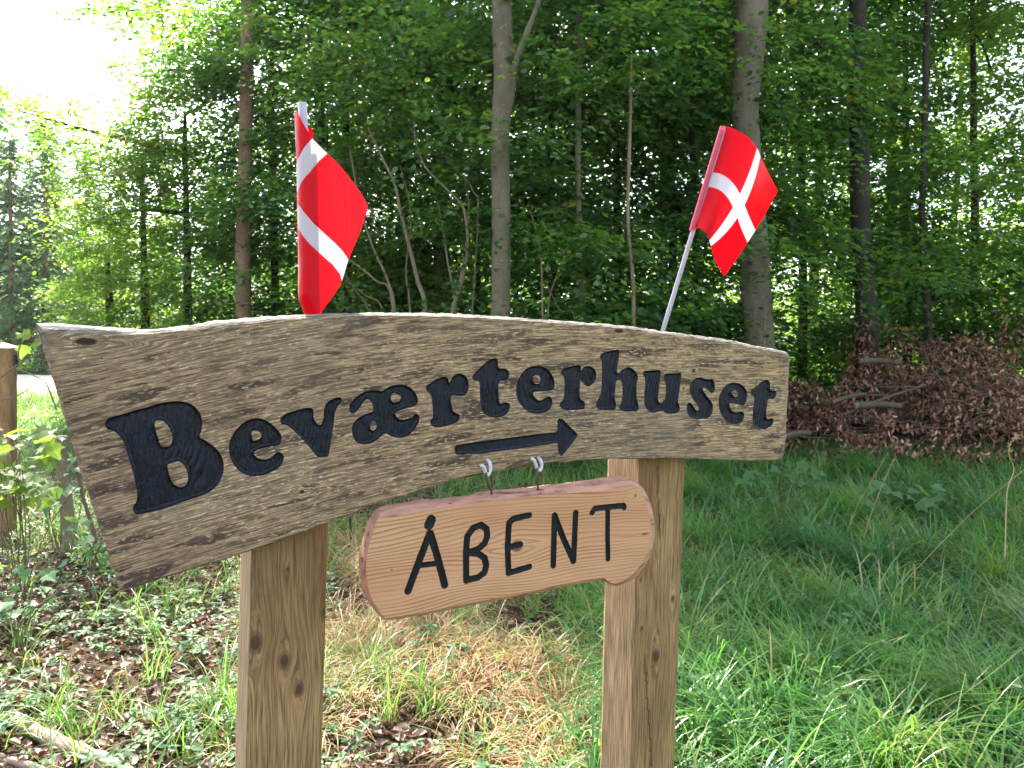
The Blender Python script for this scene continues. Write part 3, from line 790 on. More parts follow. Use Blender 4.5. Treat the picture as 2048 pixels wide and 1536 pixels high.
def strokes_to_polys(strokes, cell=0.0007):
    """outline of round-tipped gouge strokes: contour of a distance field"""
    P = np.concatenate([s[0] for s in strokes]); rm = max(s[1] for s in strokes) + 0.003
    xs = np.arange(P[:, 0].min() - rm, P[:, 0].max() + rm, cell); ys = np.arange(P[:, 1].min() - rm, P[:, 1].max() + rm, cell)
    X, Y = np.meshgrid(xs, ys); D = np.full(X.shape, 1e9)
    for pts, r in strokes:
        for a, b in zip(pts[:-1], pts[1:]):
            ab = b - a; L = ab @ ab + 1e-12
            t = np.clip(((X - a[0]) * ab[0] + (Y - a[1]) * ab[1]) / L, 0, 1)
            D = np.minimum(D, np.hypot(X - a[0] - t * ab[0], Y - a[1] - t * ab[1]) - r)
    wob = np.array([[noise.noise(Vector((a * 260, b * 260, 1))) for a in xs] for b in ys]) * 0.00055
    D = D + wob
    # marching squares
    segs = {}
    def ip(i0, j0, i1, j1):
        a, b = D[j0, i0], D[j1, i1]; t = a / (a - b)
        return (xs[i0] + t * (xs[i1] - xs[i0]), ys[j0] + t * (ys[j1] - ys[j0]))
    ny, nx = D.shape; S = D < 0; pts = {}
    for j in range(ny - 1):
        for i in range(nx - 1):
            c = (S[j, i], S[j, i + 1], S[j + 1, i + 1], S[j + 1, i])
            if all(c) or not any(c): continue
            e = []
            if c[0] != c[1]: e.append(('h', i, j)); pts[e[-1]] = ip(i, j, i + 1, j)
            if c[1] != c[2]: e.append(('v', i + 1, j)); pts[e[-1]] = ip(i + 1, j, i + 1, j + 1)
            if c[2] != c[3]: e.append(('h', i, j + 1)); pts[e[-1]] = ip(i, j + 1, i + 1, j + 1)
            if c[3] != c[0]: e.append(('v', i, j)); pts[e[-1]] = ip(i, j, i, j + 1)
            for a, b in ([(e[0], e[1])] if len(e) == 2 else [(e[0], e[1]), (e[2], e[3])]):
                segs.setdefault(a, []).append(b); segs.setdefault(b, []).append(a)
    loops = []; seen = set()
    for s in segs:
        if s in seen: continue
        cur, lp = s, []
        while cur is not None:
            seen.add(cur); lp.append(pts[cur])
            cur = next((q for q in segs[cur] if q not in seen), None)
        if len(lp) > 12:
            A = np.array(lp)
            A = (np.roll(A, 1, 0) + A * 2 + np.roll(A, -1, 0)) / 4
            loops.append(A[::2])
    return loops
def st(pts, wpx):
    q = L2(pts, HY)
    w = np.linalg.norm(L2([(pts[0][0], pts[0][1])], HY)[0] - L2([(pts[0][0], pts[0][1] + wpx)], HY)[0])
    return (q, w / 2 * 1.14)
AB = {
 'Å': [st([(858,1050),(862,1040)], 18), st([(859,1068),(842,1112),(816,1182)], 13.5), st([(861,1068),(876,1118),(889.5,1170)], 13.5), st([(836,1131),(872,1127)], 10)],
 'B': [st([(932.5,1161),(932,1104),(934.4,1073),(946,1056),(961.7,1050),(973,1058),(974.5,1073),(969,1087),(956,1098),(937,1105)], 12), st([(937,1105),(956,1107),(969,1116),(972.5,1130),(969,1145),(956,1155),(934,1160)], 12)],
 'E': [st([(1017,1146),(1015,1093),(1018,1046),(1026,1038),(1042,1034)], 11.5), st([(1040,1034),(1059,1030.5)], 11), st([(1017,1094.5),(1041,1088.5)], 10.5), st([(1017,1146),(1059,1133.5)], 11)],
 'N': [st([(1106.5,1131),(1109,1031)], 11.5), st([(1109,1031),(1127,1078),(1147,1122)], 11.5), st([(1147,1122),(1151.3,1026)], 11.5)],
 'T': [st([(1184,1025),(1189,1017.5),(1215,1014),(1247,1011),(1248.5,1015)], 10.5), st([(1215.5,1016),(1215,1070),(1216,1118)], 10)],
}
ab = {k: strokes_to_polys(v) for k, v in AB.items()}
hl = to_local(1000, 1100, HY); hr_ = to_local(1200, 1072, HY)
hslope = (hr_[1] - hl[1]) / (hr_[0] - hl[0]) * 0.75
knh = []
for (px, py, r, s_) in [(1034, 1092, 0.011, 1.1), (1271, 991, 0.0035, 0.6), (1290, 1068, 0.002, 5), (783, 1140, 0.0012, 2)]:
    a, b = to_local(px, py, HY); knh.append((a, b, r, s_))
cx, cz = to_local(1010, 1090, HY)
def pine_grain(x, z):
    return x, (z - cz) - hslope * (x - cx) + 0.10 * (x - cx) ** 2
board('board', hang, hf, hs, [p for v in ab.values() for p in v], M['pine'], 0.042, 0.036, pine_grain, knh, 0.0035, HY, rough=0.0012, rimw=lambda x, z: np.ones(len(x)), wav=0.0003)
for k, g in ab.items():
    carved_letter('letter', g, M['paint2'], hang, depth=0.004, spacing=0.0014, wall=0.0016, y0=HY, ridge=0.0004, label='carved letter ' + k)
# a knot swelling at the lower right
a, b = to_local(1225, 1163, HY)
V = []
me = bpy.data.meshes.new('knot')
import bmesh
bm = bmesh.new(); bmesh.ops.create_icosphere(bm, subdivisions=3, radius=0.016)
for v in bm.verts:
    v.co *= 1 + 0.25 * noise.noise(v.co * 120); v.co.z *= 0.45; v.co.y *= 0.8
bm.to_mesh(me); bm.free()
o = link('knot', me, bark_mat('knot_resin', (0.16, 0.06, 0.03), (0.40, 0.2, 0.1), mf=0.0), hang, (a, HY + 0.02, b + 0.004))

# hooks and chain links, things of their own
def hook_and_link(px, which, pts_tail, pts_tip, bot, eye_y, lab):
    """screw hook out of the sign's face, an oblong link and an eye screw in the lower board"""
    h = empty('screw_hook', SO, SY, label=f'white coated screw hook {which} under the arrow', cat='hook', group='white hooks under the arched sign')
    yl = HY + 0.018                     # the plane the chain hangs in
    P3 = []
    for (p, off) in ((pts_tail[0], 0.004), (pts_tail[1], -0.010), (pts_tail[2], yl + 0.001), (bot, yl), (pts_tip[2], yl - 0.002), (pts_tip[1], yl - 0.006), (pts_tip[0], yl - 0.008)):
        a_, b_ = to_local(p[0], p[1], off); P3.append((a_, off, b_))
    P3 = catmull(P3, 6, False)
    tube('hook', P3, 0.0033, M['hook'], h, 10)
    # chain link (oblong ring)
    lk = empty('chain_link', SO, SY, label=f'{lab} tarnished oblong chain link between a white hook and the hanging board', cat='chain link', group='chain links holding the hanging board')
    x0, z0 = to_local(bot[0] - 1, bot[1] - 8, yl); x1, z1 = to_local(px[0], px[1], yl)
    ring = []
    hh = (z0 - z1) / 2; cxx = (x0 + x1) / 2; czz = (z0 + z1) / 2
    for t in np.linspace(0, 2 * math.pi, 29):
        c_, s_ = math.cos(t), math.sin(t)
        ux = 0.0080 * math.copysign(abs(c_) ** 0.55, c_)
        ring.append((cxx + ux * 0.85 + (x0 - x1) / 2 * s_, yl + ux * 0.6, czz + hh * s_))
    V, T = tube_arrays(ring, 0.0022, 8, False)
    link('ring', mesh_np('ring', V, T, True), M['link'], lk)
    ey = empty('eye_screw', SO, SY, label=f'{lab} small dark eye screw in the top edge of the hanging board', cat='eye screw', group='eye screws of the hanging board')
    x2, z2 = to_local(px[0] + 1, eye_y, yl)
    ring = [(x1 + 0.0042 * math.cos(t) * 0.5, yl + 0.0042 * math.cos(t) * 0.85, z1 - 0.002 + 0.0052 * math.sin(t)) for t in np.linspace(0, 2 * math.pi, 21)]
    V, T = tube_arrays(ring, 0.0017, 8, False)
    V2, T2 = tube_arrays([(x1, yl, z1 - 0.007), ((x1 + x2) / 2, yl, (z1 + z2) / 2 - 0.003), (x2, yl, z2 - 0.016)], 0.0014, 8)
    V, T = join_arrays([(V, T), (V2, T2)])
    link('eye', mesh_np('eye', V, T, True), M['link'], ey)
hook_and_link((983, 978), 'left', [(973, 919), (979, 925), (981, 938)], [(962, 931), (967, 934), (971, 944)], (976, 950), 992, 'left')
hook_and_link((1076, 969), 'right', [(1075, 915), (1081, 921), (1083, 932)], [(1063, 917), (1069, 922), (1073, 934)], (1079, 941), 980, 'right')

# ------------------------------------------------------------------ flags
def stick(px0, py0, px1, py1, D, rad, parent, knob=False):
    a = at(px0, py0, D); b = at(px1, py1, D)
    return tube('stick', [tuple(a + (b - a) * t) for t in np.linspace(0, 1, 5)], rad, M['stick'], parent, 12)

# right flag: bent sheet between three traced rulings
fr = empty('flag', at(1325, 663, 1.62) - Vector((0, 0, 0.1)), 0, label='small red flag with white cross on a slanting stick above the sign right end', cat='flag', group='small plastic flags on the sign')
def fchild(name, me, mat, root):
    o = link(name, me, mat, root); o.matrix_parent_inverse = Matrix.Translation(-root.location); return o
FD = 1.62
top = [(1448,252),(1462,255),(1480,264),(1498,276),(1509,290),(1516,300),(1521,312),(1535,342),(1556,382)]
mid = [(1417,356),(1432,357),(1448,364),(1461,376),(1470,389),(1477,403),(1484,420),(1493,443),(1505,470)]
botm = [(1385,460),(1395,456),(1405,460),(1413,467),(1416,476),(1419,484),(1422,492),(1430,520),(1448,553)]
dep = [0, -0.010, -0.024, -0.034, -0.036, -0.034, -0.028, 0.0, 0.035]
def sheet(rows, dep, D, nu, nv, split, curl=None):
    """rows: traced rulings from v=0..1; returns verts grid and uv"""
    R_ = [resample(catmull([(p[0], p[1], d) for p, d in zip(r, dep)], 8, False), nu) for r in rows]
    # keep parameter by index rather than arc length
    R_ = []
    for r in rows:
        c = catmull([(p[0], p[1], d) for p, d in zip(r, dep)], 16, False)
        idx = np.linspace(0, len(c) - 1, nu); R_.append(np.stack([np.interp(idx, np.arange(len(c)), c[:, k]) for k in range(3)], 1))
    V = np.zeros((nv, nu, 3))
    for j, v in enumerate(np.linspace(0, 1, nv)):
        l0 = 2 * (v - .5) * (v - 1); l1 = -4 * v * (v - 1); l2 = 2 * v * (v - .5)
        q = R_[0] * l0 + R_[1] * l1 + R_[2] * l2
        for i in range(nu):
            V[j, i] = at(q[i, 0], q[i, 1], D + q[i, 2])
    return V
nu, nv = 97, 57
G = sheet([top, mid, botm], dep, FD, nu, nv, None)
def grid_faces(nu, nv, sel):
    i, j = np.meshgrid(np.arange(nu - 1), np.arange(nv - 1)); i = i.ravel(); j = j.ravel(); k = sel(i, j); i = i[k]; j = j[k]
    return np.stack([j * nu + i, j * nu + i + 1, (j + 1) * nu + i + 1, (j + 1) * nu + i], 1)
def compact(V, T):
    u, inv = np.unique(T.ravel(), return_inverse=True); return V[u], inv.reshape(T.shape)
def is_white(i, j):
    # index positions 4..6 of 8 -> vertical arm, centre rows -> horizontal arm
    U = i / (nu - 1) * 8; Vv = j / (nv - 1)
    return ((U >= 4.65 - 0.0) & (U < 6.0)) | ((Vv >= 0.43) & (Vv < 0.575))
# shift the arm so that it meets the traced band
Vg = G.reshape(-1, 3)
for nm, sel, mt in (('cloth', lambda i, j: ~is_white(i, j), M['flag_red']), ('cross', is_white, M['flag_white'])):
    v, t = compact(Vg, grid_faces(nu, nv, sel)); fchild(nm, mesh_np(nm, v, t, True), mt, fr)
# sleeve round the stick
def sleeve(pa, pb, D, rad, mat, root, name='sleeve'):
    a = at(*pa, D); b = at(*pb, D)
    P = [tuple(a + (b - a) * t) for t in np.linspace(0, 1, 10)]
    V, T = tube_arrays(P, rad, 14, False); fchild(name, mesh_np(name, V, T, True), mat, root)
def fstick(pa, pb, D, rad, root):
    a = at(*pa, D); b = at(*pb, D)
    V, T = tube_arrays([tuple(a + (b - a) * t) for t in np.linspace(0, 1, 6)], rad, 12)
    fchild('stick', mesh_np('stick', V, T, True), M['stick'], root)
fstick((1448, 258), (1311, 710), FD, 0.0048, fr)
sleeve((1446, 254), (1384, 461), FD, 0.0062, plastic_mat('pink_sleeve_plastic', (0.55, 0.10, 0.16), (0.5, 0.06, 0.1)), fr)

# left flag: sheet curled round its stick
LD = 1.30
fl_ = empty('flag', at(618, 628, LD) - Vector((0, 0, 0.1)), 0, label='curled red flag with white bands on an upright stick above the sign left half', cat='flag', group='small plastic flags on the sign')
OUT = catmull([(589,228),(590,224),(594,222),(600,236),(612,256),(625,277),(655,307),(681,332),(706,364),(727,394),(736,415),(733,426),(718,470),(697,520),(684,562),(668,590),(652,612),(640,630),(634,640),(618,640),(610,630),(600,606),(596,590),(596,520),(595,440),(593,340),(590,260)], 4)
BAND1 = np.array([(625,277),(655,307)] + [(638,322),(620,344),(607,358),(599,372),(595,384),(593,380)] + [(592,350),(592,332),(596,318),(606,299),(615,287)], float)
BAND2 = np.array([(593,392),(594,404),(606,422),(625,444),(650,468),(670,486),(686,503),(695,516),(697,520),(684,562),(680,548),(665,529),(640,507),(620,489),(605,471),(597,457),(595,445),(593,420)], float)
LEFT = np.array([(590, 222), (590, 260), (593, 340), (594, 440), (596, 520), (596, 590), (600, 606), (612, 632), (620, 642)], float)
def lflag():
    ex = grid_pts(585, 740, 220, 642, 4.0, 0.2)
    polys = [OUT]
    d = seg_dist([OUT], ex[:, 0], ex[:, 1]); d2 = seg_dist([BAND1, BAND2], ex[:, 0], ex[:, 1])
    ex = ex[inside(OUT, ex[:, 0], ex[:, 1]) & (d > 1.6) & (d2 > 1.2)]
    V, T = cdt([OUT, BAND1, BAND2], ex, lambda c: inside(OUT, c[:, 0], c[:, 1]))
    xl = np.interp(V[:, 1], LEFT[:, 1], LEFT[:, 0]); s = np.clip(V[:, 0] - xl, 0, 400)
    Rr = 26.0                                  # curl radius in picture units
    dz = np.where(s < Rr, Rr - np.sqrt(np.clip(Rr ** 2 - (Rr - s) ** 2, 0, None)), 0) - Rr   # nearer than the stick
    dz = dz + np.clip(s - Rr * 1.4, 0, 200) ** 1.25 * 0.35
    k = LD / FPX
    P = np.array([at(a, b, LD + dd * k) for (a, b), dd in zip(V, dz)])
    cen = V[T].mean(1)
    w = inside(BAND1, cen[:, 0], cen[:, 1]) | inside(BAND2, cen[:, 0], cen[:, 1])
    for nm, sel, mt in (('cloth', ~w, M['flag_red']), ('cross', w, M['flag_white'])):
        v, t = compact(P, T[sel]); fchild(nm, mesh_np(nm, v, t[:, ::-1], True), mt, fl_)
    # the part of the sheet that turns behind the stick
    rows = []
    for y in np.linspace(226, 606, 40):
        x0 = np.interp(y, LEFT[:, 1], LEFT[:, 0]); r_ = []
        for a in np.linspace(0, 1, 14):
            th = a * math.pi * 0.62
            wmax = 1.0 if y > 262 else 0.9
            r_.append(at(x0 + Rr * (1 - math.cos(th)) * wmax, y, LD + Rr * math.sin(th) * 1.0 * k))
        rows.append(r_)
    Vb = np.array(rows).reshape(-1, 3)
    fchild('rear_fold', mesh_np('rear_fold', Vb, grid_faces(14, 40, lambda i, j: (j > 2) | (i < 9)), True), M['flag_red'], fl_)
lflag()
fstick((604.5, 206), (630, 700), LD, 0.0075, fl_)

# ------------------------------------------------------------------ foliage generators
def leaves_from(pos, dirv, nrm, L, Wd, fold=0.25, rnd=None, curl=0.0):
    """pos (n,3) base, dirv (n,3) unit, nrm (n,3) unit; six-vertex folded leaves"""
    n = len(pos); side = np.cross(dirv, nrm); side /= np.linalg.norm(side, axis=1)[:, None] + 1e-9
    nrm = np.cross(side, dirv)
    L = L[:, None]; Wd = Wd[:, None]
    def p(t, s, up): return pos + dirv * L * t + side * Wd * s + nrm * Wd * up
    c = curl * L / Wd
    V = np.stack([p(0, 0, 0), p(.32, .46, fold * .5), p(.70, .34, fold * .4) - nrm * L * curl * .4, p(1, 0, 0) - nrm * L * curl, p(.70, -.34, fold * .4) - nrm * L * curl * .4, p(.32, -.46, fold * .5)], 1)
    V = V.reshape(-1, 3); b = (np.arange(n) * 6)[:, None]
    T = np.concatenate([b + np.array([[0, 1, 2]]), b + np.array([[0, 2, 3]]), b + np.array([[0, 3, 4]]), b + np.array([[0, 4, 5]])])
    if rnd is None: rnd = rng.random(n)
    return V, T, np.repeat(rnd, 6)

def unit(a): return a / (np.linalg.norm(a, axis=-1)[..., None] + 1e-9)

def sprays(C, A, n_leaf=12, L0=0.072, slen=(0.3, 0.75), hue=None, tilt=0.35, droop=0.25):
    """flat leafy sprays: C centres, A azimuths"""
    n = len(C); sl = rng.uniform(*slen, n); pit = rng.normal(-0.12, 0.22, n)
    D = np.stack([np.cos(A) * np.cos(pit), np.sin(A) * np.cos(pit), np.sin(pit)], 1)
    S = unit(np.cross(D, np.array([0, 0, 1.0])))
    Up = np.cross(S, D)
    t = (np.arange(n_leaf) + 0.5) / n_leaf
    tt = t[None, :] * np.ones((n, 1)); tt = np.clip(tt + rng.normal(0, 0.04, tt.shape), 0, 1)
    sg = np.where(np.arange(n_leaf) % 2 == 0, 1.0, -1.0)[None, :]
    wid = (0.05 + 0.16 * np.sin(np.pi * tt * 0.9)) * sl[:, None]
    off = sg * wid * rng.uniform(0.1, 1.15, tt.shape)
    P = C[:, None, :] + D[:, None, :] * (tt * sl[:, None])[..., None] + S[:, None, :] * off[..., None]
    P[..., 2] -= droop * (tt ** 2) * sl[:, None] + np.abs(off) * 0.12
    P = P + rng.normal(0, 0.015, P.shape)
    ang = sg * rng.uniform(0.35, 1.2, tt.shape)
    ld = D[:, None, :] * np.cos(ang)[..., None] + S[:, None, :] * np.sin(ang)[..., None]
    ld = ld + rng.normal(0, 0.22, ld.shape); ld[..., 2] -= 0.18; ld = unit(ld)
    nr = Up[:, None, :] + rng.normal(0, tilt, ld.shape); nr = unit(nr)
    L = rng.uniform(0.72, 1.2, tt.shape) * L0
    r = rng.random(tt.shape) if hue is None else np.clip(hue[:, None] + rng.normal(0, 0.12, tt.shape), 0, 1)
    return leaves_from(P.reshape(-1, 3), ld.reshape(-1, 3), nr.reshape(-1, 3), L.ravel(), L.ravel() * 0.68, rnd=r.ravel())

def crown_mesh(name, n_spray, z0, z1, Rf, clumps=70, L0=0.072, n_leaf=12, seed=0, spread=0.45):
    """foliage between heights z0..z1; Rf(z) radius; clumped so that gaps open"""
    global rng
    keep = rng; rng = np.random.default_rng(seed)
    cz = rng.uniform(z0, z1, clumps); ca = rng.uniform(0, 2 * np.pi, clumps); cr = np.sqrt(rng.uniform(0.04, 1, clumps)) * Rf(cz)
    CC = np.stack([np.cos(ca) * cr, np.sin(ca) * cr, cz], 1)
    k = rng.integers(0, clumps, n_spray)
    C = CC[k] + rng.normal(0, 1, (n_spray, 3)) * np.array([spread, spread, spread * 0.45])
    C[:, 2] = np.clip(C[:, 2], z0 * 0.7, None)
    A = np.arctan2(C[:, 1], C[:, 0]) + rng.normal(0, 0.7, n_spray)
    hue = np.clip(0.15 + rng.random(clumps)[k] * 0.55 + rng.normal(0, 0.08, n_spray), 0, 1)
    V, T, r = sprays(C, A, n_leaf, L0, hue=hue)
    rng = keep
    me = mesh_np(name, V, T, False, {'rnd': r})
    return me, CC

def limb_mesh(name, CC, h, seed, n=16, r0=0.03, zt=None):
    """thin limbs from the stem axis out to foliage clumps"""
    rg = np.random.default_rng(seed); parts = []
    for c in CC[rg.permutation(len(CC))[:n]]:
        z = max(0.2, c[2] - rg.uniform(0.2, 1.0) - 0.3 * np.hypot(c[0], c[1]))
        a = np.array([0, 0, z]); b = c; m_ = (a + b) / 2 + np.array([0, 0, 0.15]) + rg.normal(0, .06, 3)
        P = catmull([a, m_, b], 4, False); parts.append(tube_arrays(P, np.linspace(r0 * rg.uniform(.4, 1), 0.004, len(P)), 5, False))
    V, T = join_arrays(parts); return mesh_np(name, V, T, True)

def trunk_from_px(pts, D, name, mat, parent, base_z, ztop=None, wig=0.01, k=14):
    """pts: (px, py, width px) down the trunk, continued to the ground and upwards"""
    P, Rd = [], []
    for (px, py, w) in pts:
        p = at(px, py, D); P.append(tuple(p)); Rd.append(w / FPX * D / 2)
    P = np.array(P); Rd = np.array(Rd)
    o = np.argsort(P[:, 2]); P = P[o]; Rd = Rd[o]
    sl = (P[1] - P[0]) / (P[1, 2] - P[0, 2] + 1e-9); gb = P[0] + sl * 0.35 * (base_z - P[0, 2]); gb[2] = base_z - 0.05
    rb = Rd[0] * 1.12
    P = np.vstack([gb, gb * 0.85 + P[0] * 0.15, P]); P[1, 2] = base_z + 0.25
    Rd = np.r_[rb * 1.45, rb * 1.08, Rd]
    if ztop is None: ztop = 9.0
    if P[-1, 2] < ztop:
        up = unit((P[-1] - P[-2])[None])[0]; up = unit((up + np.array([0, 0, 1.5]))[None])[0]
        q = P[-1] + up * (ztop - P[-1, 2]); P = np.vstack([P, (P[-1] + q) / 2, q]); Rd = np.r_[Rd, Rd[-1] * 0.85, Rd[-1] * 0.5]
    C = catmull(np.column_stack([P, Rd]), 8, False)
    nz = np.array([[noise.noise(Vector((c[2] * 1.3, s * 7.7, D))) for s in range(3)] for c in C])
    C[:, :2] += nz[:, :2] * wig; C[:, 3] *= 1 + nz[:, 2] * 0.10
    root = parent.location
    V, T = tube_arrays(C[:, :3] - np.array(root), C[:, 3], k)
    return link(name, mesh_np(name, V, T, True), mat, parent)

def R1(z): return 2.3 - 0.08 * np.abs(z - 4)
CR = []
for s in range(4):
    CR.append(crown_mesh('beech_crown', 1900, 0.5, 9.5, lambda z: 2.2 - 0.07 * np.abs(z - 4.5), 60, 0.102, 12, 100 + s, 0.33))
LMB = [[limb_mesh('limb', c[1], 9, 5 + i * 20 + q, 1) for q in range(8)] for i, c in enumerate(CR)]
CAN = [crown_mesh('upper_crown', 1500, 8.0, 14.5, lambda z: 2.9 + 0 * z, 70, 0.10, 12, 300 + s, 0.5)[0] for s in range(2)]  # unseen crowns above the frame, added to shade the right-hand grass
CRB = []   # deeper in the wood: coarser and thinner
for s in range(3):
    CRB.append(crown_mesh('back_crown', 620, 0.6, 8.5, lambda z: 2.6 + 0 * z, 80, 0.10, 10, 200 + s, 0.6))
LMB2 = [limb_mesh('limbs', c[1], 12, 15 + i, 12, 0.03) for i, c in enumerate(CRB)]

def gz(x, y): return float(hz(x, y))

def add_tree(name, label, cat, group, trunk_pts, D, mat, crown=None, rz=0, sc=1.0, ztop=9.0, off=(0, 0), sink=0.0, limb=True, leafm=None):
    p = at(trunk_pts[-1][0], 700, D); x, y = p.x, p.y
    z = gz(x, y)
    root = empty(name, (x, y, z), 0, label=label, cat=cat, group=group)
    trunk_from_px(trunk_pts, D, 'trunk', mat, root, z, ztop)
    if crown is not None:
        c = link('crown', crown[0][0], leafm or M['leaf'], root, (off[0], off[1], -sink), rz); c.scale = (sc, sc, sc)
        for lm in crown[1]:
            l_ = link('limb', lm, M['dark'], root, (off[0], off[1], -sink), rz); l_.scale = (sc, sc, sc)
    LAST[0] = root
    return root

LAST = [None]
cp = lambda i: (CR[i % 4], LMB[i % 4])
add_tree('beech_tree', 'smooth grey-brown beech trunk forking high up, in the middle between the two flags', 'tree', None,
         [(1004,-40,40),(1005,60,40),(1010,160,44),(1001,250,38),(1002,400,38),(1002,560,40),(1001,640,42)], 9.0, M['beech'], None)
add_tree('beech_tree', 'thickest bent grey beech trunk, right behind the right-hand flag', 'tree', None,
         [(1502,-60,64),(1502,60,62),(1497,140,56),(1491,215,53),(1494,290,50),(1500,400,54),(1507,500,56),(1513,600,57),(1520,700,60)], 10.3, M['beech'], None)
add_tree('brown_trunk_tree', 'brownish trunk half hidden in foliage, left of the curled flag', 'tree', None,
         [(496,-40,24),(494,150,25),(490,300,26),(487,450,28),(486,640,31)], 11.0, M['brown'], cp(1), 0.6, sc=0.8, off=(1.0, 1.3))
add_tree('dark_trunk_tree', 'dark nearly black straight trunk rising behind the brush pile', 'tree', None,
         [(1716,-40,32),(1716,100,34),(1718,300,36),(1724,480,40),(1735,660,44)], 12.2, M['dark'], cp(2), 1.9, off=(0.5, 2.4))
add_tree('young_tree', 'dark thin trunk near the top edge, between curled flag and central beech', 'tree', None,
         [(893,-40,22),(890,120,22),(886,300,24),(884,500,26)], 15.0, M['dark'], cp(3), 0.3, off=(0, .8))
add_tree('young_tree', 'reddish-brown broken stem low in the thicket right of the curled flag', 'tree', None,
         [(884,410,16),(880,500,20),(874,600,24)], 12.0, M['brown'], None, ztop=2.6)
add_tree('young_tree', 'slim dark trunk just left of the right-hand flag stick', 'tree', None,
         [(1380,100,11),(1385,300,12),(1392,480,14),(1398,660,16)], 11.5, M['dark'], cp(0), 2.5, off=(0.2, 1.5))
add_tree('young_tree', 'slim grey stem halfway between the central beech and the right-hand flag', 'tree', None,
         [(1158,60,10),(1156,250,11),(1157,400,12),(1163,520,14),(1165,640,15)], 10.0, M['beech'], cp(1), 3.7, off=(0.2, 1.7), ztop=7)
add_tree('young_tree', 'very thin pale stem right of the slim grey stem', 'tree', None,
         [(1262,180,6),(1258,330,7),(1257,450,7),(1266,560,8),(1268,650,9)], 9.2, M['pale'], cp(2), 0.4, off=(0.2, 2.4), ztop=5)
add_tree('young_tree', 'slim dark sinuous trunk at the right above the brush pile', 'tree', None,
         [(1858,-30,12),(1853,100,12),(1850,250,13),(1845,420,13),(1850,560,14),(1858,660,15)], 12.5, M['dark'], cp(3), 4.4, off=(0.9, 1.6))
add_tree('young_tree', 'grey trunk glimpsed near the top edge right of the dark trunk', 'tree', None,
         [(1789,-30,19),(1787,60,18),(1785,200,18),(1782,400,20)], 17.0, M['beech'], None)
add_tree('young_tree', 'dark slim trunk close left of the central beech', 'tree', None,
         [(953,200,9),(952,400,10),(956,560,11),(955,640,12)], 13.0, M['dark'], cp(0), 5.0, off=(0, 1.2))
# fork of the central beech
be = bpy.data.objects['beech_tree']
Pf = catmull([tuple(at(x, y, 9.0 + d) - be.location) for x, y, d in [(1010, 175, 0), (1024, 150, -.05), (1036, 110, -.1), (1052, 70, -.15), (1075, 10, -.2), (1095, -60, -.3)]], 5, False)
tube('limb', Pf, np.linspace(0.050, 0.022, len(Pf)), M['beech'], be, 10)
# foliage belonging to the two big beeches, set behind and above their trunks
for ob, i, off, rz in ((be, 0, (0.3, 1.9, -0.2), 0.2), (bpy.data.objects['beech_tree.001'], 2, (0.7, 2.6, 0.0), 1.0)):
    link('crown', CR[i][0], M['leaf'], ob, off, rz)

# leafy trees that fill the forest edge; trunks hidden inside
fillers = [  # px, D, variant, rz, scale, label
 (545, 12.6, 0, 0.3, 0.74, 'bright backlit leafy tree at the forest corner left of the brown trunk'),
 (540, 15.5, 3, 1.2, 0.85, 'leafy tree between the forest corner tree and the brown trunk'),
 (370, 12.0, 2, 2.0, 0.58, 'smaller backlit leafy tree in front of the forest corner tree'),
 (285, 12.3, 1, 0.7, 0.50, 'small bushy backlit tree at the left foot of the forest corner'),
 (215, 12.8, 3, 5.1, 0.36, 'lowest bushy backlit tree nearest the track'),
 (640, 12.0, 2, 2.2, .93, 'dark leafy tree directly behind the curled flag'),
 (690, 12.4, 1, 4.1, .93, 'leafy tree right behind the arching hazel stems'),
 (800, 13.0, 0, 5.2, .93, 'leafy tree behind the hazel stems left of the central beech'),
 (1100, 12.8, 3, 0.9, 1.0, 'leafy tree behind and right of the central beech'),
 (1230, 12.2, 2, 2.9, 1.0, 'leafy tree behind the very thin pale stem'),
 (1340, 13.0, 1, 0.1, 1.0, 'leafy tree left of the thick bent beech'),
 (1600, 14.4, 0, 1.5, 1.0, 'leafy tree between the thick bent beech and the dark trunk'),
 (1810, 15.6, 3, 3.3, 1.0, 'leafy tree behind the brush pile right of the dark trunk'),
 (1945, 14.4, 2, 5.6, 1.0, 'leafy tree over the right part of the brush pile'),
 (2075, 13.2, 1, 4.9, 1.0, 'yellowish leafy tree at the right edge of the picture'),
 (2200, 12.6, 0, 0.9, 1.0, 'leafy tree just outside the right edge'),
]
for (px, D, v, rz, s, lab) in fillers[:-1]:
    pt = max(-20, 700 - (8.3 * s - 1.5) / D * FPX)
    add_tree('leafy_tree', lab, 'tree', 'leafy trees of the forest edge', [(px, pt, 9), (px + 3, (pt + 640) / 2, 13), (px + 6, 640, 18)], D, M['dark'], cp(v), rz, s, leafm=M['leaf_lit'] if px < 480 or px > 1900 or px == 800 else None, ztop=8.6 * s)  # lit leaf colours where crowns should look sunlit
    if 1000 <= px < 1900: link('upper_crown', CAN[v % 2], M['leaf'], bpy.context.scene.collection.objects[-1] if False else LAST[0], None, rz)
rg = np.random.default_rng(42)
back = []
for D in (16.5, 21.5, 27.5):
    step = 4.4
    x = -0.354 * D + 3.4 + rg.uniform(0, .6)
    while x < 0.86 * D + 3:
        back.append((x + rg.normal(0, 0.4), D + rg.normal(0, 0.7))); x += step * (1 + (D - 16) * 0.03)
tm = None
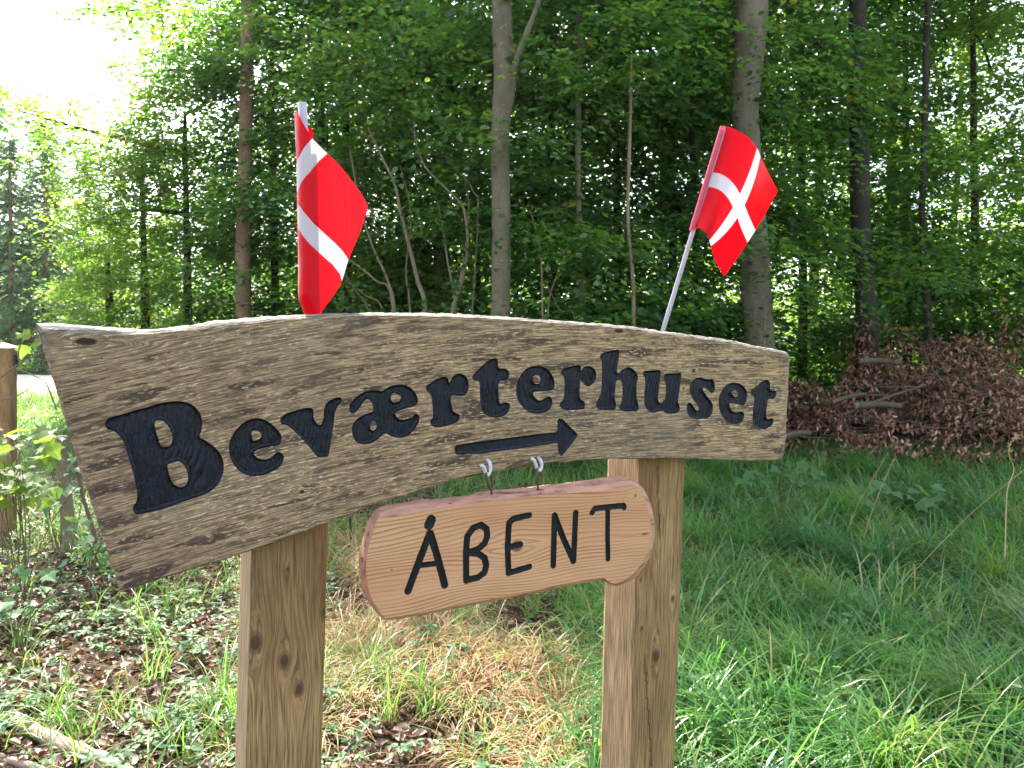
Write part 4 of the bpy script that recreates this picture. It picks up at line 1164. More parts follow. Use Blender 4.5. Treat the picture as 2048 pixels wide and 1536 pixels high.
for i, (x, y) in enumerate(back):
    root = empty('forest_tree', (x, y, gz(x, y)), 0, label='slender leafy tree deep inside the wood behind the forest edge', cat='tree', group='trees deep inside the wood')
    if tm is None:
        C = catmull([(0, 0, -.1), (0.03, 0, 3), (-.05, .04, 7), (0.05, 0, 12)], 6, False)
        V, T = tube_arrays(C, np.linspace(0.13, 0.05, len(C)), 10); tm = mesh_np('trunk', V, T, True); tm.materials.append(M['dark'])
    tk = link('trunk', tm, None, root, None, i * 1.1)
    v = i % 3; c = link('crown', CRB[v][0], M['leaf_lit'] if i % 3 else M['leaf'], root, None, i * 2.4)
    link('twigs', LMB2[v], M['dark'], root, None, i * 2.4)['kind'] = 'stuff'

# hazel shrubs with arching pale stems
def hazel(label, D, stems, base_px, fol):
    b0 = at(base_px, 700, D); root = empty('hazel_shrub', (b0.x, b0.y, gz(b0.x, b0.y)), 0, label=label, cat='shrub', group='hazel shrubs at the forest edge')
    for k, (pts, w) in enumerate(stems):
        P = [tuple(at(a, b, D + 0.12 * k) - root.location) for a, b in pts]
        end = np.array(P[-1]); P.append((end[0] * 0.5, end[1] * 0.5, 0.0 - 0.03))
        C = catmull(P, 6, False); r0 = w / FPX * D / 2
        V, T = tube_arrays(C, np.linspace(r0 * 0.35, r0 * 1.15, len(C)), 7); link('stem', mesh_np('stem', V, T, True), M['pale'], root)
    C = []
    for (a, b, n, s) in fol:
        for _ in range(n): C.append(tuple(at(a + rng.normal(0, s), b + rng.normal(0, s * 0.6), D + rng.uniform(-.5, .5)) - root.location))
    C = np.array(C); V, T, r = sprays(C, rng.uniform(0, 6.28, len(C)), 10, 0.085, hue=np.clip(rng.normal(.45, .2, len(C)), 0, 1))
    link('foliage', mesh_np('foliage', V, T, False, {'rnd': r}), M['leaf'], root)
hazel('hazel shrub with long arching pale stems behind the curled flag', 9.6,
      [([(735,255),(762,310),(790,370),(800,420),(818,490),(835,560),(850,640)], 10), ([(700,300),(722,420),(748,500),(775,560),(790,640)], 7),
       ([(640,470),(700,520),(750,560),(785,610)], 6), ([(800,330),(822,430),(812,540),(820,640)], 5), ([(690,560),(730,590),(770,640)], 5), ([(600,420),(660,500),(710,580),(740,640)], 5)], 800,
      [(650, 130, 60, 90), (760, 220, 45, 60), (640, 560, 40, 50), (560, 380, 40, 60), (700, 60, 50, 70)])
hazel('hazel shrub with crossing thin stems left of the central beech', 9.3,
      [([(828,245),(833,290),(852,335),(880,365),(905,390),(928,420),(935,500),(920,580),(906,640)], 7), ([(866,280),(905,330),(945,380),(955,460)], 4),
       ([(930,360),(938,420),(928,520),(912,600),(903,640)], 8), ([(872,390),(885,450),(895,520),(912,640)], 6)], 905,
      [(930, 170, 50, 60), (900, 420, 24, 50), (860, 90, 50, 60), (900, 590, 24, 40)])
hazel('low hazel shrub right of the central beech', 9.0,
      [([(1060,420),(1080,500),(1085,640)], 5), ([(1140,480),(1110,560),(1095,640)], 4), ([(1000+90,560),(1120,620),(1150,650)], 4)], 1100,
      [(1100, 470, 60, 50), (1180, 500, 40, 50), (1060, 260, 60, 60), (1160, 130, 70, 90), (1290, 90, 60, 80)])
hazel('leafy understorey shrub right of the thick bent beech', 9.8,
      [([(1528,560),(1532,610),(1530,650)], 3)], 1530,
      [(1640, 560, 50, 60), (1600, 150, 60, 70), (1950, 520, 70, 90), (1980, 330, 60, 90), (1840, 560, 50, 60)])

# overhanging leafy boughs at the left, seen against the sky
def bough(label, D, path, w, fol, mat, L0=0.085, tx=None):
    P0 = at(*path[0], D); root = empty('leafy_bough', P0, 0, label=label, cat='bough', group='leafy boughs at the forest corner')
    P = [tuple(at(a, b, D) - root.location) for a, b in path]
    C = catmull(P, 6, False); V, T = tube_arrays(C, np.linspace(w / FPX * D / 2, 0.006, len(C)), 7); link('branch', mesh_np('branch', V, T, True), M['dark'], root)
    Cc = []
    for (a, b, n, s, s2) in fol:
        for _ in range(n): Cc.append(tuple(at(a + rng.normal(0, s), b + rng.normal(0, s2), D + rng.normal(0, .6)) - root.location))
    Cc = np.array(Cc); V, T, r = sprays(Cc, rng.uniform(2.2, 4.4, len(Cc)), 10, L0, hue=np.clip(rng.normal(.6, .2, len(Cc)), 0, 1))
    link('foliage', mesh_np('foliage', V, T, False, {'rnd': r}), mat, root)
    return root
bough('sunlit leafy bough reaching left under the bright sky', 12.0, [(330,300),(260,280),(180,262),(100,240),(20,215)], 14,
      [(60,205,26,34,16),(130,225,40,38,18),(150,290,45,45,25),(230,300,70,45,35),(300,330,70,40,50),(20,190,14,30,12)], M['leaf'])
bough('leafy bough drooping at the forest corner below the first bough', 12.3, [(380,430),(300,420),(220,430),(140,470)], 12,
      [(200,450,55,50,35),(280,500,80,50,50),(250,560,60,50,40),(330,420,60,50,60),(180,400,34,30,24)], M['leaf_lit'])
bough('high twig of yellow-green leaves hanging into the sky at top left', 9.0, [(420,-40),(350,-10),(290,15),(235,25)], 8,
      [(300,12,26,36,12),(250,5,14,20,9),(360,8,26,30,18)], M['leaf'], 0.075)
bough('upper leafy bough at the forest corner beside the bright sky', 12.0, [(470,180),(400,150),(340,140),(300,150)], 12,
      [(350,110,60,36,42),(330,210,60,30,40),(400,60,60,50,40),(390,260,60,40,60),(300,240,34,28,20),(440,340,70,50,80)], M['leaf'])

# ------------------------------------------------------------------ conifers beyond the track
def conifer_mesh(name, h, rbase, seed, droop=0.3, dens=1.0, ns=0.16):
    rg = np.random.default_rng(seed); n_br = int(230 * dens); P, Dv, Br = [], [], []
    for i in range(n_br):
        t = rg.uniform(0.06, 1) ** 0.8; z = h * t; L = rbase * (1 - t) ** 0.8 * rg.uniform(.6, 1.1) + 0.25; a = rg.uniform(0, 6.283)
        d = np.array([math.cos(a), math.sin(a), -droop * rg.uniform(.2, 1.3) + 0.15])
        n = int(52 * L) + 14; s = rg.uniform(0, 1, n) ** 0.8
        q = np.array([0, 0, z]) + d * (s * L)[:, None]; q[:, 2] -= (s ** 2) * L * droop * 0.4
        sd = np.array([-d[1], d[0], 0]); sg = rg.choice([-1, 1], n)
        P.append(q); dv = d * 0.8 + sd * sg[:, None] * rg.uniform(.3, 1.0, n)[:, None]; dv[:, 2] -= rg.uniform(0, 0.7, n); Dv.append(dv)
        Br.append(tube_arrays([(0, 0, z), tuple(np.array([0, 0, z]) + d * L * .5), tuple(q[np.argmax(s)])], [0.03 * L / rbase + .006, .012, .004], 4, False))
    P = np.concatenate(P); Dv = unit(np.concatenate(Dv)); n = len(P)
    L = rg.uniform(.7, 1.6, n) * ns; W = L * 0.26
    V, T, r = leaves_from(P, Dv, unit(rg.normal(0, .5, (n, 3)) + np.array([0, 0, 1.0])), L, W, 0.1, rg.random(n))
    vb, tb = join_arrays(Br)
    return mesh_np(name, V, T, False, {'rnd': r}), mesh_np('branches', vb, tb, True)
CON = [conifer_mesh('spruce_crown', 17, 3.4, 1, 0.55, 1.3, 0.22), conifer_mesh('larch_crown', 14, 3.3, 2, 0.5, 1.4, 0.19), conifer_mesh('pine_crown', 20, 3.2, 3, 0.5, 1.3, 0.24)]
def conifer(label, px, D, v, sc, rz, mat=None, h=17):
    h = (16.8, 13.8, 19.8)[v]
    p = at(px, 700, D); z = gz(p.x, p.y)
    root = empty('conifer_tree', (p.x, p.y, z), 0, label=label, cat='conifer', group='conifers beyond the track')
    C = [(0, 0, -.2), (0.03, 0, h * .5), (0, 0, h)]
    V, T = tube_arrays(catmull(C, 5, False), np.linspace(0.22, 0.04, 11), 10); V = V * sc
    link('trunk', mesh_np('trunk', V, T, True), mat or M['brown'], root)
    for nm, me, mt in (('crown', CON[v][0], M['needle']), ('branches', CON[v][1], M['dark'])):
        o = link(nm, me, mt, root, None, rz); o.scale = (sc,) * 3
conifer('tall spruce whose pointed top meets the sky at the left edge', -20, 40, 0, 0.92, 0.3)
conifer('feathery pale green larch beyond the track at the left', 90, 34, 1, 0.80, 1.2)
conifer('feathery larch at the left edge in front of the tall spruce', 20, 33, 1, 0.72, 3.9)
conifer('larch standing nearest the forest corner beyond the track', 170, 37, 1, 0.75, 2.2)
conifer('brown-stemmed conifer seen low behind the larches', 108, 44, 2, 0.58, 2.9)
conifer('slender conifer low between larches and forest corner', 240, 42, 2, 0.55, 5.0)
conifer('conifer beyond the track behind the forest corner tree', 330, 46, 0, 0.7, 5.6)
for i, (px, D, lab) in enumerate([(-90, 36, 'conifer outside the left edge beside the tall spruce'), (-160, 45, 'conifer farthest outside the left edge'), (60, 55, 'distant conifer seen between the two larches'),
                             (200, 58, 'distant conifer right of the nearest larch'), (300, 60, 'most distant conifer, low beside the forest corner'), (420, 52, 'distant conifer hidden behind the forest corner')]):
    conifer(lab, px, D, i % 3, 0.72, i * 1.3)

# far wood seen as one mass
def far_mass(name, x0, x1, y0, y1, zmax, n, L0, mat, label):
    x = rng.uniform(x0, x1, n); y = rng.uniform(y0, y1, n)
    top = zmax * (0.72 + 0.28 * np.sin(x * 0.55 + 1) * np.cos(x * 0.23))
    z = rng.uniform(0, 1, n) ** 0.85 * top
    P = np.stack([x, y, z + hz(x, y)], 1)
    d = unit(rng.normal(0, 1, (n, 3)) * np.array([1, 1, .5])); nr = unit(rng.normal(0, .7, (n, 3)) + np.array([0, 0, 1.0]))
    L = rng.uniform(.6, 1.3, n) * L0
    V, T, r = leaves_from(P, d, nr, L, L * .7, .3, rng.random(n))
    o = link(name, mesh_np(name, V, T, False, {'rnd': r}), mat); tag(o, label, kind='stuff')
far_mass('far_wood', -6, 36, 31, 38, 8.5, 36000, 0.22, M['leaf_lit'], 'sunlit leaves of the wood far behind the trees')
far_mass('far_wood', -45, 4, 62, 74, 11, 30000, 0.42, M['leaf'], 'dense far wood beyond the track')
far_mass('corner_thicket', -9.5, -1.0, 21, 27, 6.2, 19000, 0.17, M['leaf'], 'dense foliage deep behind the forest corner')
far_mass('bright_wood', 8, 26, 21, 27, 8.5, 20000, 0.16, M['leaf_lit'], 'sunlit yellow-green foliage beyond the dark trunk')
far_mass('verge_thicket', -28, -6, 33.5, 37, 1.6, 12000, 0.12, M['leaf_lit'], 'bright low thicket along the far side of the track')
far_mass('forest_undergrowth', -3.5, 14, 12.5, 17, 1.1, 26000, 0.09, M['leaf'], 'low leafy undergrowth along the forest edge')

# ------------------------------------------------------------------ grass and ground plants
def blades(x, y, h, w, lean, bend, rnd, K=5, az=None):
    n = len(x); z0 = hz(x, y); az = rng.uniform(0, 2 * np.pi, n) if az is None else az
    t = np.linspace(0, 1, K); th = lean[:, None] + bend[:, None] * t[None, :] ** 1.3
    ds = (h / (K - 1))[:, None]
    r = np.concatenate([np.zeros((n, 1)), np.cumsum(np.sin(th[:, 1:]) * ds, 1)], 1); zz = np.concatenate([np.zeros((n, 1)), np.cumsum(np.cos(th[:, 1:]) * ds, 1)], 1)
    tw = az + rng.normal(0, 0.25, n)
    cx = x[:, None] + r * np.cos(az)[:, None]; cy = y[:, None] + r * np.sin(az)[:, None]; cz_ = z0[:, None] + np.maximum(zz, -0.0 + 0.004) - 0.004
    ww = w[:, None] * (1 - t[None, :] ** 2.2) * 0.5 + 0.0002
    sx, sy = -np.sin(tw)[:, None] * ww, np.cos(tw)[:, None] * ww
    V = np.stack([np.stack([cx - sx, cy - sy, cz_], -1), np.stack([cx + sx, cy + sy, cz_], -1)], 2).reshape(-1, 3)
    b = (np.arange(n) * 2 * K)[:, None, None]; k = (np.arange(K - 1) * 2)[None, :, None]
    T = (b + k + np.array([0, 1, 3, 2])[None, None, :]).reshape(-1, 4)
    return V, T, np.repeat(rnd, 2 * K)

def scatter(n, y0, y1, t0, t1, power=1.0):
    """points spread over a fan of bearings t0..t1 (x/y), y from y0 to y1"""
    y = y0 + (y1 - y0) * rng.random(n) ** power
    x = rng.uniform(t0, t1, n) * y
    return x, y

def nz2(x, y, s, o=0.0): return np.array([noise.noise(Vector((a * s, b * s, o))) for a, b in zip(x, y)])

def make_grass():
    parts = []
    # lush grass on the right, in tussocks
    n = 50000; x, y = scatter(n, 2.0, 11.5, 0.10, 1.15, 1.0)
    m_ = nz2(x, y, 1.1, 1) > -0.28 - 0.1
    m_ &= ~((x > 4.0) & (y > 9.6) & (rng.random(n) < .7))
    x, y = x[m_], y[m_]; n = len(x)
    # gather two thirds of the blades round tuft centres
    nt = 1300; tx_, ty_ = scatter(nt, 2.0, 11.5, 0.10, 1.15, 1.0)
    k = rng.integers(0, nt, n); g = rng.random(n) < 0.7
    s_ = rng.normal(0, .045, (n, 2)); 
    azt = np.arctan2(s_[:, 1], s_[:, 0])
    x = np.where(g, tx_[k] + s_[:, 0], x); y = np.where(g, ty_[k] + s_[:, 1], y)
    az = np.where(g, azt + rng.normal(0, .5, n), rng.uniform(0, 6.283, n))
    hue = np.clip(rng.random(nt)[k] * 0.75 + rng.normal(0, .12, n), 0, 0.95); hue = np.where(rng.random(n) < .05, rng.uniform(.95, 1, n), hue)
    hh = rng.uniform(.18, .44, n) * (0.6 + 0.85 * rng.random(nt)[k] ** 1.5) * np.clip(1.15 - y * 0.03, .75, 1.1)
    parts.append(blades(x, y, hh, rng.uniform(.005, .0125, n), rng.uniform(.05, .6, n), rng.uniform(.6, 2.3, n), hue, 6, az))
    nt = 60; tx_, ty_ = scatter(nt, 2.6, 9.5, 0.14, 0.78, 1.0); n = 6000; k = rng.integers(0, nt, n); dirt = rng.uniform(1.6, 4.6, nt)
    parts.append(blades(tx_[k] + rng.normal(0, .05, n), ty_[k] + rng.normal(0, .05, n), rng.uniform(.35, .62, n), rng.uniform(.005, .010, n), rng.uniform(.1, .6, n), rng.uniform(.9, 2.2, n), np.clip(rng.random(nt)[k] * .9 + rng.normal(0, .08, n), 0, .95), 6, dirt[k] + rng.normal(0, .8, n)))
    off_ = len(parts[0][0]); V = np.concatenate([parts[0][0], parts[1][0]]); T = np.concatenate([parts[0][1], parts[1][1] + off_]); r = np.concatenate([parts[0][2], parts[1][2]])
    o = link('green_grass', mesh_np('green_grass', V, T, True, {'rnd': r}), M['grass']); tag(o, 'lush green grass covering the ground right of the sign', kind='stuff')
    # shorter grass farther left, behind the sign and towards the track
    n = 26000; x, y = scatter(n, 5.2, 13, -0.75, 0.12, 1.0)
    k_ = rng.random(n) < np.clip(0.35 + 0.9 * nz2(x, y, .8, 4) + (x / y > -0.1) * .5, 0.1, 1); x, y = x[k_], y[k_]; n = len(x)
    V, T, r = blades(x, y, rng.uniform(.12, .34, n), rng.uniform(.004, .008, n), rng.uniform(0, .5, n), rng.uniform(.3, 1.8, n), np.clip(rng.normal(.55, .25, n), 0, 1), 4)
    o = link('meadow_grass', mesh_np('meadow_grass', V, T, True, {'rnd': r}), M['grass']); tag(o, 'shorter grass on the ground behind the sign and at the left', kind='stuff')
    n = 24000; x = rng.uniform(-20, -2.5, n); y = rng.uniform(12, 20, n)
    V, T, r = blades(x, y, rng.uniform(.15, .4, n), rng.uniform(.012, .022, n), rng.uniform(0, .5, n), rng.uniform(.3, 1.6, n), np.clip(rng.normal(.75, .15, n), 0, 1), 3)
    o = link('verge_grass', mesh_np('verge_grass', V, T, True, {'rnd': r}), M['grass']); tag(o, 'bright grass verge on the near side of the track', kind='stuff')
    # dry curled grass between the posts
    n = 31000; nt = 560; tx_, ty_ = scatter(nt, 2.3, 6.4, -0.34, 0.26, .9)
    keep = (nz2(tx_, ty_, 1.3, 8) > -0.22) & (rng.random(nt) < np.clip(1.5 - np.abs(tx_ / ty_ + 0.04) * 4, 0.1, 1)); tx_, ty_ = tx_[keep], ty_[keep]; nt = len(tx_)
    k = rng.integers(0, nt, n); s_ = rng.normal(0, .05, (n, 2)); x = tx_[k] + s_[:, 0]; y = ty_[k] + s_[:, 1]
    az = np.arctan2(s_[:, 1], s_[:, 0]) + rng.normal(0, .7, n)
    hue = np.clip(rng.random(nt)[k] * .7 + rng.normal(0, .15, n), 0, 1); hue = np.where(rng.random(n) < .28, rng.uniform(.82, 1, n), hue)
    V, T, r = blades(x, y, rng.uniform(.14, .36, n), rng.uniform(.003, .0062, n), rng.uniform(.1, .8, n), rng.uniform(1.2, 3.1, n), hue, 6, az)
    o = link('dry_grass', mesh_np('dry_grass', V, T, True, {'rnd': r}), M['dry']); tag(o, 'dry golden and reddish curled grass between the two posts', kind='stuff')
    # scattered bright blades left
    n = 3000; x, y = scatter(n, 2.2, 6.5, -0.72, 0.15, .8)
    nt = 150; tx_, ty_ = scatter(nt, 2.3, 6.5, -0.72, 0.12, .8); k = rng.integers(0, nt, n); x = tx_[k] + rng.normal(0, .03, n); y = ty_[k] + rng.normal(0, .03, n)
    V, T, r = blades(x, y, rng.uniform(.15, .42, n), rng.uniform(.003, .007, n), rng.uniform(0, .45, n), rng.uniform(.4, 1.9, n), np.clip(rng.normal(.75, .12, n), 0, .95), 6)
    o = link('loose_grass_blades', mesh_np('loose_grass_blades', V, T, True, {'rnd': r}), M['grass']); tag(o, 'scattered tufts of bright grass among the ground cover', kind='stuff')
make_grass()

def ground_cover():
    # palmate leaf rosettes
    n = 5200; x, y = scatter(n, 2.2, 7.5, -0.80, 0.20, .85)
    x2, y2 = scatter(1500, 2.2, 9, 0.12, 0.75, .9); x = np.r_[x, x2]; y = np.r_[y, y2]
    keep = (nz2(x, y, 1.6, 12) > -0.22) & ((np.abs(x / y + 0.05) > 0.17) | (rng.random(len(x)) < .3)); x, y = x[keep], y[keep]; n = len(x)
    h = rng.uniform(.02, .14, n); z = hz(x, y) + h; size = rng.uniform(.020, .045, n)
    a0 = rng.uniform(0, 6.283, n); m_ = 5
    ang = a0[:, None] + np.arange(m_)[None, :] * 1.256 * 0.8 + rng.normal(0, .15, (n, m_))
    d = np.stack([np.cos(ang), np.sin(ang), rng.normal(-.12, .25, (n, m_))], -1); d = unit(d)
    P = np.stack([x, y, z], -1)[:, None, :] + d * 0.004
    nr = unit(np.array([0, 0, 1.0]) + rng.normal(0, .22, (n, m_, 3)))
    L = size[:, None] * rng.uniform(.8, 1.2, (n, m_))
    V, T, r = leaves_from(P.reshape(-1, 3), d.reshape(-1, 3), nr.reshape(-1, 3), L.ravel(), L.ravel() * .62, .3, np.repeat(np.clip(rng.normal(.45, .25, n), 0, 1), m_))
    o = link('ground_cover_plants', mesh_np('ground_cover_plants', V, T, False, {'rnd': r}), M['cover']); tag(o, 'low green ground cover leaves on the forest floor', kind='stuff')
    # leaf litter
    n = 24000; x, y = scatter(n, 2.0, 8.0, -0.85, 0.42, .9); x = x.copy(); 
    P = np.stack([x, y, hz(x, y) + rng.uniform(0.003, .035, n)], 1)
    d = unit(rng.normal(0, 1, (n, 3)) * np.array([1, 1, .25])); nr = unit(rng.normal(0, .45, (n, 3)) + np.array([0, 0, 1.0]))
    L = rng.uniform(.025, .065, n)
    V, T, r = leaves_from(P, d, nr, L, L * .62, .5, rng.random(n), 0.25)
    o = link('leaf_litter', mesh_np('leaf_litter', V, T, False, {'rnd': r}), M['litter']); tag(o, 'brown dead leaves lying on the ground', kind='stuff')
    # fine twigs
    parts = []
    for i in range(420):
        xx, yy = scatter(1, 2.2, 7.5, -0.8, 0.5, .9); x0, y0 = xx[0], yy[0]; a = rng.uniform(0, 3.14); L = rng.uniform(.08, .45); c = rng.normal(0, .1)
        pts = []
        for t in (0, .33, .66, 1): 
            px_ = x0 + math.cos(a + c * t) * L * (t - .5); py_ = y0 + math.sin(a + c * t) * L * (t - .5); pts.append((px_, py_, gz(px_, py_) + rng.uniform(.01, .05)))
        parts.append(tube_arrays(catmull(pts, 2, False), rng.uniform(.0015, .004), 4, False))
    V, T = join_arrays(parts); o = link('fallen_twigs', mesh_np('fallen_twigs', V, T, True), M['twig']); tag(o, 'thin fallen twigs among the leaf litter', kind='stuff')
ground_cover()

# a few long pale grass stalks, each its own thing
def weeds():
    n = 900; x, y = scatter(n, 2.6, 10.5, 0.10, 0.76, 1.0); k = nz2(x, y, 1.2, 31) > 0.0; x, y = x[k], y[k]; n = len(x); m_ = 7
    ang = rng.uniform(0, 6.283, (n, 1)) + np.arange(m_)[None, :] * 2.4; up = np.linspace(.05, .9, m_)[None, :]
    h = rng.uniform(.12, .34, n)[:, None] * (up * .8 + .2)
    d = unit(np.stack([np.cos(ang), np.sin(ang), rng.normal(.1, .3, (n, m_))], -1))
    P = np.stack([x[:, None] + d[..., 0] * .02, y[:, None] + d[..., 1] * .02, hz(x, y)[:, None] + h], -1)
    nr = unit(np.array([0, 0, 1.0]) + rng.normal(0, .35, (n, m_, 3))); L = rng.uniform(.04, .085, (n, m_)) * (1.15 - up * .5)
    V, T, r = leaves_from(P.reshape(-1, 3), d.reshape(-1, 3), nr.reshape(-1, 3), L.ravel(), L.ravel() * .5, .3, np.repeat(rng.random(n), m_), .1)
    o = link('broad_leaved_weeds', mesh_np('broad_leaved_weeds', V, T, False, {'rnd': r}), M['cover']); tag(o, 'broad-leaved weeds scattered through the green grass', kind='stuff')
weeds()
def stalk(label, pts, D0, D1, rad, mat, head=False, name='grass_stalk'):
    n = len(pts); P = [at(a, b, D0 + (D1 - D0) * i / (n - 1)) for i, (a, b) in enumerate(pts)]
    b0 = P[-1]; root = empty(name, b0, 0, label=label, cat='grass stalk', group='long grass stalks at the right')
    C = catmull([tuple(p - b0) for p in P], 6, False); tube('stem', C, np.linspace(rad * .5, rad, len(C)), mat, root, 5)
    if head:
        m_ = 40; k = rng.integers(0, len(C) // 3, m_); p = C[k] + rng.normal(0, .004, (m_, 3)); d = unit(rng.normal(0, 1, (m_, 3)) + np.array([0, 0, .4]))
        V, T, r = leaves_from(p, d, unit(rng.normal(0, 1, (m_, 3))), np.full(m_, .016), np.full(m_, .004), .1)
        link('seed_head', mesh_np('seed_head', V, T, False, {'rnd': r}), M['dry'], root)
STR = simple_mat('straw', (0.42, 0.32, 0.18), 0.6, 0.4)
stalk('long straw stalk slanting up towards the right picture edge', [(2060,930),(1950,1020),(1860,1110),(1790,1190),(1740,1280)], 3.2, 4.2, .0018, STR)
stalk('straight straw stalk leaning right in the middle of the grass', [(1790,915),(1765,970),(1742,1030),(1728,1075)], 5.0, 5.4, .0024, STR, True)
stalk('shorter straw stalk leaning right beside the straight one', [(1776,905),(1745,960),(1715,1010),(1700,1050)], 5.2, 5.5, .0022, STR)
stalk('pale stalk low at the right edge slanting across the grass', [(2060,1285),(1980,1350),(1900,1410),(1850,1470)], 2.5, 2.9, .0016, STR)
stalk('curled brown withered stalk at the right picture edge', [(2040,870),(2022,885),(2018,910),(2028,940),(2015,980),(2012,1040),(2010,1120)], 3.4, 3.6, .003, STR, True, 'withered_plant')
stalk('yellow-green stalk standing left of the grass tussock', [(1720,1130),(1745,1108),(1765,1150),(1785,1200),(1800,1260)], 3.6, 3.8, .002, STR)

# big tussock on the right
def tussock(label, px, py, n, hgt, az0, spread, hue):
    r0 = ray(px, py); D = 1.5 * FPX / (py - 715); p = at(px, py, D); root = empty('grass_tussock', (p.x, p.y, gz(p.x, p.y)), 0, label=label, cat='grass tussock', group='large grass tussocks at the right')
    s_ = rng.normal(0, spread, (n, 2)); az = rng.normal(az0, .9, n)
    V, T, r = blades(s_[:, 0] + p.x, s_[:, 1] + p.y, rng.uniform(.55, 1.1, n) * hgt, rng.uniform(.004, .007, n), rng.uniform(.1, .6, n), rng.uniform(.8, 2.0, n), np.clip(rng.normal(hue, .1, n), 0, .95), 8, az)
    V = V - np.array(root.location); link('blades', mesh_np('blades', V, T, True, {'rnd': r}), M['grass'], root)
tussock('large blue-green tussock of arching grass combed to the left', 1790, 1310, 420, .55, math.pi * 1.05, .09, .12)
tussock('fresh yellow-green tussock in the lower right corner', 1980, 1480, 300, .5, math.pi * .9, .08, .75)
tussock('upright green tussock below the large blue-green one', 1790, 1440, 260, .36, 1.5, .06, .6)
tussock('grass tussock just right of the right-hand post', 1450, 1180, 200, .34, 2.4, .08, .5)
tussock('fresh tussock behind the lower part of the grass at the right', 1640, 1420, 240, .40, 2.8, .08, .45)

# ------------------------------------------------------------------ brush pile
def brush_pile():
    c = at(1880, 700, 11.6); cx_, cy_ = c.x, c.y
    root = empty('brush_pile', (cx_, cy_, gz(cx_, cy_)), 0, label='large heap of cut branches with withered brown leaves at the right forest edge', cat='brush pile')
    def H(x, y):
        h = 1.55 * np.exp(-((x - 0.5) / 2.8) ** 4) * np.exp(-((y + 0.1) / 1.25) ** 2)
        h = h * (0.8 + 0.25 * np.sin(x * 1.9 + 1) + 0.1 * np.sin(x * 5)) + 0.25 * np.exp(-((x + 2.0) / 1.0) ** 2 - (y / 1.2) ** 2)
        h = h + 0.55 * np.exp(-((x + 1.0) / .4) ** 2 - ((y - .2) / .6) ** 2)
        return h
    n = 17000; x = rng.uniform(-3.1, 4.2, n * 2); y = rng.uniform(-2.0, 1.6, n * 2); k = rng.random(n * 2) < np.clip(H(x, y) * 2.5, 0, 1); x, y = x[k][:n], y[k][:n]; n = len(x)
    z = H(x, y) * (1 - rng.random(n) ** 2 * 0.55) + rng.normal(0, .05, n)
    g3 = np.array([noise.noise(Vector((a * 2.6, b * 3.5, c_ * 2.0))) + .5 * noise.noise(Vector((a * 7, b * 9, c_ * 5))) for a, b, c_ in zip(x, z, y)])
    k = g3 > -0.12; x, y, z = x[k], y[k], z[k]
    # loose leafy branches sticking up out of the heap
    for (bx, top_, lean) in ((-1.15, 1.95, .1), (-.75, 1.9, .3), (-.2, 1.75, .5), (.7, 1.85, .4), (1.3, 2.1, -.2), (1.9, 1.9, .3), (2.4, 2.2, -.3), (-1.9, 1.0, -.3), (.2, 1.7, -.4)):
        m_ = 150; t = rng.random(m_) ** .7; x = np.r_[x, bx + lean * t ** 2 + rng.normal(0, .12, m_)]; y = np.r_[y, rng.normal(.1, .25, m_)]; z = np.r_[z, .9 + (top_ - .9) * t - .1 * rng.random(m_)]
    n = len(x)
    P = np.stack([x, y, np.maximum(z, .02)], 1)
    d = unit(rng.normal(0, .55, (n, 3)) + np.array([0, 0, -0.9])); nr = unit(rng.normal(0, 1, (n, 3)) + np.array([0, -.6, 0.2]))
    L = rng.uniform(.05, .095, n)
    V, T, r = leaves_from(P, d, nr, L, L * .46, .8, np.clip(rng.random(n) + .35 * nz2(x, z, 2.0, 6), 0, 1), .3)
    o = link('withered_leaves', mesh_np('withered_leaves', V, T, False, {'rnd': r}), M['brush'], root); o['kind'] = 'stuff'
    parts = []
    for i in range(300):
        x0 = rng.uniform(-3, 4); y0 = rng.normal(-.2, .7); z0 = float(H(x0, y0)) * rng.uniform(.3, 1.0); a = rng.choice([0, math.pi]) + rng.normal(0, .5); L = rng.uniform(.4, 1.5); e = rng.normal(.12, .3)
        d0 = np.array([math.cos(a) * math.cos(e), math.sin(a) * .5, math.sin(e)]); q = [np.array([x0, y0, z0]) + d0 * L * t + np.array([0, 0, -.15 * t * t]) + rng.normal(0, .03, 3) for t in (0, .35, .7, 1)]
        parts.append(tube_arrays(catmull(q, 3, False), np.linspace(rng.uniform(.006, .016), .003, 10), 5, False))
    V, T = join_arrays(parts); V[:, 2] = np.maximum(V[:, 2], .01); o = link('twigs', mesh_np('twigs', V, T, True), M['twig'], root); o['kind'] = 'stuff'
    logm = bark_mat('cut_log_bark', (0.06, 0.052, 0.036), (0.11, 0.095, 0.068)); cut = simple_mat('sawn_end', (0.26, 0.18, 0.12), 0.8)
    for (a, b, w, D) in (((1722, 722), (1800, 726), 13, 10.9), ((1712, 811), (1800, 812), 15, 10.2), ((1668, 803), (1730, 788), 9, 10.2), ((1690, 828), (1850, 770), 6, 10.3), ((1570, 872), (1620, 866), 12, 9.9)):
        A = at(*a, D) - root.location; B = at(*b, D + .3) - root.location; mid_ = (A + B) / 2 + Vector((0, 0, .02))
        C = catmull([tuple(A), tuple(mid_), tuple(B)], 6, False); rr = w / FPX * D / 2
        o = tube('log', C, np.linspace(rr, rr * .8, len(C)), logm, root, 12)
        t_ = unit((C[0] - C[1])[None])[0]
        V, T = tube_arrays([tuple(C[0] + t_ * 0.001), tuple(C[0] + t_ * 0.006)], [rr * .93, rr * .9], 12); link('sawn_end', mesh_np('sawn_end', V, T), cut, o)
brush_pile()

